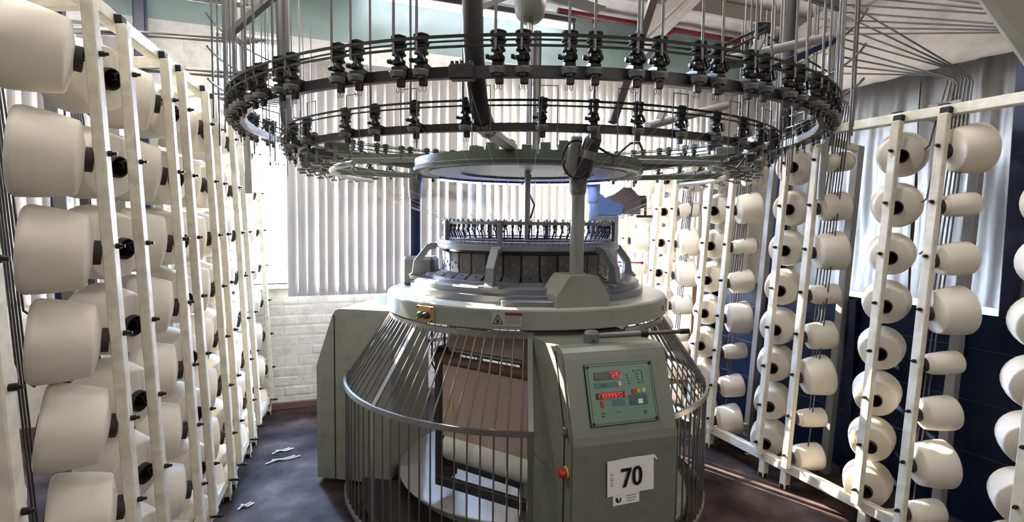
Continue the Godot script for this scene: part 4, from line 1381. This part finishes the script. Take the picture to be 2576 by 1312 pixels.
func guard_and_take_down() -> void:
	# three curved guards of bent bars between the legs
	for s in [[-86.0, 1.2, 26], [36.0, 122.0, 24], [158.0, 240.0, 22]]:
		var b := MB.new()
		b.band(0.797, 0.809, 1.055, 1.086, 40, deg_to_rad(s[0]), deg_to_rad(s[1]))
		part("guard_top_band", b, M.steel)
		b = MB.new()
		b.band(1.052, 1.066, 0.684, 0.710, 48, deg_to_rad(s[0]), deg_to_rad(s[1]))
		part("guard_middle_band", b, M.steel)
		b = MB.new()
		b.band(1.052, 1.066, 0.05, 0.075, 48, deg_to_rad(s[0]), deg_to_rad(s[1]))
		part("guard_foot_band", b, M.steel)
		var heavy := [s[0] + 1.0, -45.0, s[1] - 1.0] if s[0] == -86.0 else [s[0] + 1.0, (s[0] + s[1]) * 0.5, s[1] - 1.0]
		for q in heavy:
			b = MB.new()
			b.bar(pol(0.803, q, 1.07), pol(1.059, q, 0.70), 0.026, 0.012, pol(1, q, 0.7), 0.002)
			b.bar(pol(1.059, q, 0.70), pol(1.059, q, 0.05), 0.026, 0.012, pol(1, q, 0), 0.002)
			part("guard_upright", b, M.steel)
		for k in int(s[2]):
			var q: float = s[0] + 3.2 + (s[1] - s[0] - 6.4) * k / (s[2] - 1.0)
			if absf(q + 45.0) < 1.6: continue
			b = MB.new()
			b.tube([pol(0.800, q, 1.075), pol(1.052, q, 0.705), pol(1.056, q, 0.66), pol(1.056, q, 0.06)], 0.0042, 6)
			part("guard_bar", b, M.rod)
	var hook := MB.new()
	hook.tube([pol(1.06, 0.8, 0.62), pol(1.10, 1.8, 0.615), pol(1.13, 3.2, 0.60), pol(1.14, 4.0, 0.57)], 0.004, 6)
	part("guard_hook", hook, M.tube_grey)

	# take-down: two dark cheeks, a brown roller, the cloth drawn flat between them
	var A := g(-0.345, 0.0, 3.00) - g(CX, 0, CD)
	var B := g(0.255, 0.0, 2.60) - g(CX, 0, CD)
	var along := (B - A).normalized()
	var across := along.cross(Vector3.UP)
	var fr := Basis(along, Vector3.UP, across)
	for s in [A, B]:
		var b := MB.new()
		b.box(s + Vector3(0, 0.55, 0) - along * 0.0, Vector3(0.035, 0.72, 0.16), fr, 0.008)
		var cheek := part("take_down_cheek", b, M.dark_casting)
		b = MB.new()
		b.box(s + Vector3(0, 0.88, 0), Vector3(0.10, 0.10, 0.14), fr, 0.02)
		b.disc(0.05, -0.03, 0.03, 20, Transform3D(fr * Basis(Vector3(0, 0, 1), PI / 2), s + Vector3(0, 0.87, 0.02)), 0.006)
		obj("gear_case", b.mesh(), M.feeder, cheek)
	for r in [[0.868, 0.028, 0.05, "take_down_roller", M.wood], [0.915, 0.016, 0.02, "spreader_bar", M.steel], [0.30, 0.03, 0.0, "lower_roller", M.dark_casting]]:
		var b := MB.new()
		b.tube([A + Vector3(0, r[0], 0) + across * r[2], B + Vector3(0, r[0], 0) + across * r[2]], r[1], 18)
		part(r[3], b, r[4])
	var b := MB.new()
	b.box((A + B) * 0.5 + Vector3(0, 0.655, 0) + across * 0.062, Vector3(A.distance_to(B) - 0.05, 0.39, 0.004), fr)
	b.box((A + B) * 0.5 + Vector3(0, 0.985, 0) + across * 0.02, Vector3(A.distance_to(B) - 0.05, 0.14, 0.004), fr * Basis(Vector3.RIGHT, -0.12))
	part("knitted_web", b, M.fabric_sheet)
	b = MB.new()
	b.bar(A + Vector3(-0.04, 0.235, 0.1), B + Vector3(0.05, 0.235, 0.1), 0.03, 0.05)
	part("tray_bar", b, M.dark_casting)
	# the cloth roll lies in the take-down
	var roll := thing("cloth_roll", "white roll of knitted cloth winding up inside the guard bars", "cloth roll", Transform3D(fr, machine.transform * ((A + B) * 0.5 + Vector3(0, 0.40, 0))))
	b = MB.new()
	var half := A.distance_to(B) * 0.5 - 0.03
	var turnx := Transform3D(Basis(Vector3(0, 0, 1), -PI / 2), Vector3.ZERO)
	b.lathe([Vector2(0.0, -half), Vector2(0.075, -half), Vector2(0.088, -half + 0.012), Vector2(0.088, half - 0.012), Vector2(0.075, half), Vector2(0.0, half)], 32, turnx)
	obj("cloth", b.mesh(), M.cloth_roll, roll)
	b = MB.new()
	b.tube([Vector3(-half - 0.02, 0, 0), Vector3(half + 0.02, 0, 0)], 0.018, 12)
	obj("roll_shaft", b.mesh(), M.steel, roll)
	b = MB.new()
	b.tube([pol(0.45, -52, 0.97), pol(0.55, -45, 0.9), pol(0.62, -40, 0.72), pol(0.66, -36, 0.60)], 0.005, 8)
	part("yellow_cable", b, M.yellow_plastic)
	b = MB.new()
	b.tube([pol(0.60, -62, 1.0), pol(0.60, -62, 0.80), pol(0.58, -58, 0.74), pol(0.56, -54, 0.80), pol(0.56, -54, 1.0)], 0.005, 8)
	part("hanging_cable", b, M.black_rubber)


func rim_fittings() -> void:
	# push buttons on a brass plate, warning sticker, small plates and the hand crank
	var roll := Basis(Vector3(0, 0, 1), -PI / 2)
	var at := radial(0.823, -38.0, 1.143)
	var b := MB.new()
	b.box(Vector3(0.004, 0.0, 0), Vector3(0.012, 0.078, 0.115), Basis(), 0.003)
	var plate := part("button_plate", b, M.brass, machine, at)
	for s in [[0.018, M.green_button, "green_button"], [-0.020, M.dark_button, "dark_button"]]:
		b = MB.new()
		b.disc(0.017, 0.008, 0.034, 20, Transform3D(roll, Vector3(0, -0.006, s[0])), 0.004)
		obj(s[2], b.mesh(), s[1], plate)
	b = MB.new()
	for y in [-0.03, 0.03]:
		for z in [-0.05, 0.05]:
			b.disc(0.005, 0.009, 0.014, 10, Transform3D(roll, Vector3(0, y, z)), 0.001)
	obj("plate_screws", b.mesh(), M.black_rubber, plate)
	# sticker: x to the viewer's right, z outward
	var st := radial(0.8228, -7.6, 1.148) * Transform3D(Basis(Vector3(0, 0, -1), Vector3.UP, Vector3(1, 0, 0)), Vector3.ZERO)
	b = MB.new()
	b.box(Vector3(0.0, 0, 0.0005), Vector3(0.145, 0.066, 0.001))
	var sk := part("warning_sticker", b, M.sticker, machine, st)
	b = MB.new()
	b.box(Vector3(0.032, 0.025, 0.0014), Vector3(0.080, 0.014, 0.0008))
	obj("sticker_heading", b.mesh(), M.red_ink, sk)
	b = MB.new()
	for k in 4:
		b.box(Vector3(0.030 - 0.003 * (k % 2), 0.010 - 0.009 * k, 0.0014), Vector3(0.070 - 0.008 * (k % 2), 0.0022, 0.0008))
	obj("sticker_print", b.mesh(), M.grey_ink, sk)
	b = MB.new()
	var tri := [Vector3(-0.064, -0.022, 0.0016), Vector3(-0.018, -0.022, 0.0016), Vector3(-0.041, 0.020, 0.0016)]
	for i in 3:
		b.bar(tri[i], tri[(i + 1) % 3], 0.0036, 0.001, Vector3(0, 0, 1), 0.0)
	b.prism(PackedVector2Array([Vector2(-0.042, 0.008), Vector2(-0.038, -0.006), Vector2(-0.032, -0.010), Vector2(-0.036, -0.017), Vector2(-0.048, -0.017), Vector2(-0.046, -0.006)]), 0.001, Transform3D(Basis(), Vector3(0, 0, 0.0016)))
	obj("warning_triangle", b.mesh(), M.black_ink, sk)
	for s in [[72.0, 0.022, 0.07, M.sticker], [64.0, 0.03, 0.03, M.steel]]:
		b = MB.new()
		b.box(Vector3(0.003, 0, 0), Vector3(0.006, s[2], s[1]), Basis(), 0.002)
		part("rim_plate", b, s[3], machine, radial(0.823, s[0], 1.145))
	for s in [[-22.5, 0.10], [-8.0, 0.22]]:
		b = MB.new()
		b.band(0.806, 0.818, 1.086, 1.092, 12, deg_to_rad(s[0] - rad_to_deg(s[1]) * 0.5), deg_to_rad(s[0] + rad_to_deg(s[1]) * 0.5))
		part("rim_slot_edge", b, M.bright_steel)
	# crank: clamp block, shaft, sleeve and grip
	var inv := machine.transform.affine_inverse()
	var c0 := inv * g(0.350, 1.108, 2.42)
	b = MB.new()
	b.lathe([Vector2(0, -0.032), Vector2(0.030, -0.032), Vector2(0.034, -0.026), Vector2(0.034, 0.012), Vector2(0.026, 0.024), Vector2(0.0, 0.026)], 20, Transform3D(Basis(), c0))
	var crank := part("hand_crank", b, M.grey_casting)
	b = MB.new()
	b.disc(0.005, 0.030, 0.036, 8, Transform3D(Basis(Vector3.RIGHT, PI / 2), c0 + Vector3(0.004, -0.014, 0)))
	obj("crank_screw", b.mesh(), M.black_rubber, crank)
	var dirn := Vector3(0.97, 0.065, 0.0).normalized()
	b = MB.new()
	b.tube([c0 + dirn * 0.03, c0 + dirn * 0.225], 0.0125, 14)
	obj("crank_sleeve", b.mesh(), M.grey_casting, crank)
	b = MB.new()
	b.tube([c0 + dirn * 0.215, c0 + dirn * 0.245], 0.0165, 14)
	obj("crank_collar", b.mesh(), M.black_rubber, crank)
	b = MB.new()
	b.tube([c0 + dirn * 0.245, c0 + dirn * 0.40], 0.009, 12)
	obj("crank_rod", b.mesh(), M.brown_grey, crank)
	b = MB.new()
	b.tube([c0 + dirn * 0.385, c0 + dirn * 0.425], 0.0115, 12)
	obj("crank_grip", b.mesh(), M.black_rubber, crank)


func small_things() -> void:
	# another machine's blue arm behind, by the blind
	var o := thing("machine_arm", "blue and brown arm of another machine beside the front column, before the blind", "machine", Transform3D(Basis(Vector3.UP, -0.15), g(0.72, 0, 4.55)))
	var b := MB.new()
	b.prism(PackedVector2Array([Vector2(-0.10, 1.66), Vector2(0.15, 1.66), Vector2(0.17, 1.74), Vector2(0.02, 1.80), Vector2(-0.03, 1.84), Vector2(-0.10, 1.86)]), 0.16)
	obj("blue_housing", b.mesh(), M.machine_blue, o)
	b = MB.new()
	b.prism(PackedVector2Array([Vector2(0.0, 1.79), Vector2(0.17, 1.67), Vector2(0.30, 1.67), Vector2(0.30, 1.80), Vector2(0.22, 1.88), Vector2(0.16, 1.88), Vector2(0.10, 1.83)]), 0.12)
	obj("brown_bracket", b.mesh(), M.brown_grey, o)
	b = MB.new()
	b.bar(Vector3(0.34, 1.80, 0), Vector3(0.34, 1.655, 0), 0.016, 0.02)
	b.bar(Vector3(0.27, 1.655, 0), Vector3(0.40, 1.655, 0), 0.014, 0.02)
	b.box(Vector3(0.31, 1.77, 0), Vector3(0.07, 0.10, 0.04), Basis(), 0.004)
	obj("black_stay", b.mesh(), M.dark_casting, o)
	b = MB.new()
	b.box(Vector3(0.02, 0.84, 0), Vector3(0.22, 1.64, 0.16), Basis(), 0.01)
	obj("arm_stand", b.mesh(), M.grey_casting, o)
	b = MB.new()
	b.disc(0.012, -0.008, 0.012, 12, Transform3D(Basis(Vector3.RIGHT, PI / 2), Vector3(0.32, 1.29, 0.08)), 0.003)
	b.bar(Vector3(0.32, 1.29, 0.075), Vector3(0.10, 1.29, 0.075), 0.012, 0.012)
	obj("red_knob", b.mesh(), M.red_plastic, o)

	# cartons in the far corner
	for s in [[3.75, 0.50, 0.0, 0.55, "brown carton standing on the floor under the glowing vertical blind"], [3.77, 0.50, 0.55, 0.50, "brown carton on top of another carton under the glowing vertical blind"], [3.28, 0.45, 0.0, 0.45, "lower brown carton beside the stacked cartons under the glowing blind"], [-1.9, 1.1, 0.0, 0.46, "brown carton on the floor behind the window-side creel"]]:
		var c := thing("carton", s[4], "carton", room * Transform3D(Basis(Vector3.UP, 0.08), Vector3(s[0], s[2], s[1])))
		b = MB.new()
		b.box(Vector3(0, s[3] * 0.5, 0), Vector3(0.44, s[3], 0.36), Basis(), 0.004)
		obj("carton_body", b.mesh(), M.cardboard, c)
		b = MB.new()
		b.box(Vector3(0, s[3] + 0.0006, 0), Vector3(0.44, 0.0014, 0.05))
		b.box(Vector3(0, s[3] - 0.05, 0.1806), Vector3(0.05, 0.10, 0.001))
		obj("tape", b.mesh(), M.sticker, c)

	# low blue boarded partition close behind the creel, ending at a tall blue column
	var end := g(1.735, 0.0, 4.76)
	var wall_dir := Vector3(0.374607, 0, 0.927184)
	o = thing("partition", "low dark blue boarded partition standing close behind the blue-board creel", "partition", Transform3D(Basis(wall_dir, Vector3.UP, wall_dir.cross(Vector3.UP)), end))
	var spans := [[0.02, 1.30], [1.31, 2.62], [2.63, 3.95], [3.96, 5.2]]
	for row in [[0.03, 0.41], [0.414, 0.688], [0.692, 0.966], [0.97, 1.15]]:
		for sp in spans:
			obj("board", boxm(Vector3(sp[1] - sp[0], row[1] - row[0], 0.024), 0.003, Vector3((sp[0] + sp[1]) * 0.5, (row[0] + row[1]) * 0.5, 0.03)), M.blue_paint, o)
	for y in [0.412, 0.69, 0.968]:
		obj("board_joint", boxm(Vector3(5.18, 0.005, 0.018), 0.0, Vector3(2.61, y, 0.03)), M.pale_blue_line, o)
	for x in [0.03, 1.305, 2.625, 3.955, 5.18]:
		obj("stay", boxm(Vector3(0.05, 1.14, 0.04), 0.004, Vector3(x, 0.57, 0.065)), M.blue_steel, o)
	struct("steel_column", boxm(Vector3(0.09, 3.9, 0.10), 0.006, Vector3(0, 1.95, 0)), M.blue_steel, Transform3D(Basis(wall_dir, Vector3.UP, wall_dir.cross(Vector3.UP)), g(2.575, 0, 2.86)))

	# clear sheeting hung in folds over the gable wall
	o = thing("plastic_sheet", "glossy translucent plastic sheeting hung in folds over the wall beyond the blue partition", "plastic sheet", room * Transform3D(Basis(Vector3.UP, -PI / 2), Vector3(5.075, 0, 0.42)))
	for s in [[0.0, 1.28, 2.95], [1.30, 1.15, 2.95], [2.47, 0.98, 2.90]]:
		b = MB.new()
		var nx := 44
		var ny := 16
		var pts := []
		for i in nx + 1:
			var colp := []
			for j in ny + 1:
				var u := float(i) / nx
				var v := float(j) / ny
				var x: float = s[0] + u * s[1]
				var z := -0.05 + 0.012 * sin(u * 31.0 + 1.6 * sin(v * 4.0 + s[0])) * (0.35 + 0.65 * (1.0 - v)) + 0.005 * sin(u * 67.0 + v * 5.0) + 0.012 * sin(v * 9.0 + u * 7.0)
				colp.append(Vector3(x, lerpf(s[2], 0.97, v), z))
			pts.append(colp)
		for i in nx:
			for j in ny:
				var na := []
				for q in [[i, j], [i + 1, j], [i + 1, j + 1], [i, j + 1]]:
					var i0: int = maxi(q[0] - 1, 0)
					var i1: int = mini(q[0] + 1, nx)
					var j0: int = maxi(q[1] - 1, 0)
					var j1: int = mini(q[1] + 1, ny)
					na.append((pts[q[0]][j1] - pts[q[0]][j0]).cross(pts[i1][q[1]] - pts[i0][q[1]]).normalized())
				for side in [1.0, -1.0]:
					var off: float = 0.0006 * side
					var P := [pts[i][j] + na[0] * off, pts[i + 1][j] + na[1] * off, pts[i + 1][j + 1] + na[2] * off, pts[i][j + 1] + na[3] * off]
					b.tri(P[0], P[1], P[2], na[0] * side, na[1] * side, na[2] * side)
					b.tri(P[0], P[2], P[3], na[0] * side, na[2] * side, na[3] * side)
		obj("sheet", b.mesh(), M.sheeting, o)

	# grey sheet-metal hood hanging near the upper corner
	o = thing("lamp_hood", "grey sheet metal hood hanging close by in the upper corner of the aisle", "hood", Transform3D(Basis(), Vector3.ZERO))
	b = MB.new()
	var h0 := g(1.30, 2.432, 1.70)
	var h1 := g(1.66, 1.99, 1.70)
	b.bar(h0 + Vector3(0.156, 0.124, 0), h1 + Vector3(0.156, 0.124, 0), 0.40, 0.08, Vector3(-0.5, -0.3, 1), 0.02)
	obj("hood_shell", b.mesh(), M.hood_sheet, o)
	b = MB.new()
	b.tube([h0 + Vector3(0.30, 0.36, 0), h0 + Vector3(0.30, 2.0, 0)], 0.01, 8)
	obj("hood_rod", b.mesh(), M.rod, o)

	# scraps of waste yarn on the floor
	for s in [[g(-1.50, 0.0, 3.63), "white scrap of waste yarn lying on the floor in the far part of the aisle", 0.11], [g(-1.56, 0.0, 3.77), "thin white yarn scrap just beyond the larger scrap on the floor", 0.07], [g(-1.46, 0.0, 3.02), "tiny white lint scrap on the floor beside the window-side creel foot", 0.04]]:
		var L: float = s[2]
		b = MB.new()
		b.tube([Vector3(-L, 0.006, 0.02), Vector3(-L * 0.3, 0.010, -0.01), Vector3(L * 0.2, 0.008, 0.012), Vector3(L, 0.005, -0.02)], 0.006, 6)
		b.tube([Vector3(-L * 0.6, 0.006, -0.03), Vector3(0, 0.012, 0.0), Vector3(L * 0.7, 0.006, -0.035)], 0.005, 6)
		tag(obj("yarn_scrap", b.mesh(), M.thread, self, Transform3D(Basis(Vector3.UP, 0.5), s[0])), s[1], "yarn scrap")


func _ready() -> void:
	rng.seed = 70
	camera_and_light()
	materials()
	hall()
	machine = thing("knitting_machine", "large grey circular knitting machine with a ring of yarn feeders overhead", "knitting machine", Transform3D(Basis(), g(CX, 0, CD)))
	machine_body()
	control_cabinet()
	feeder_rings()
	guard_and_take_down()
	rim_fittings()
	creels()
	small_things()
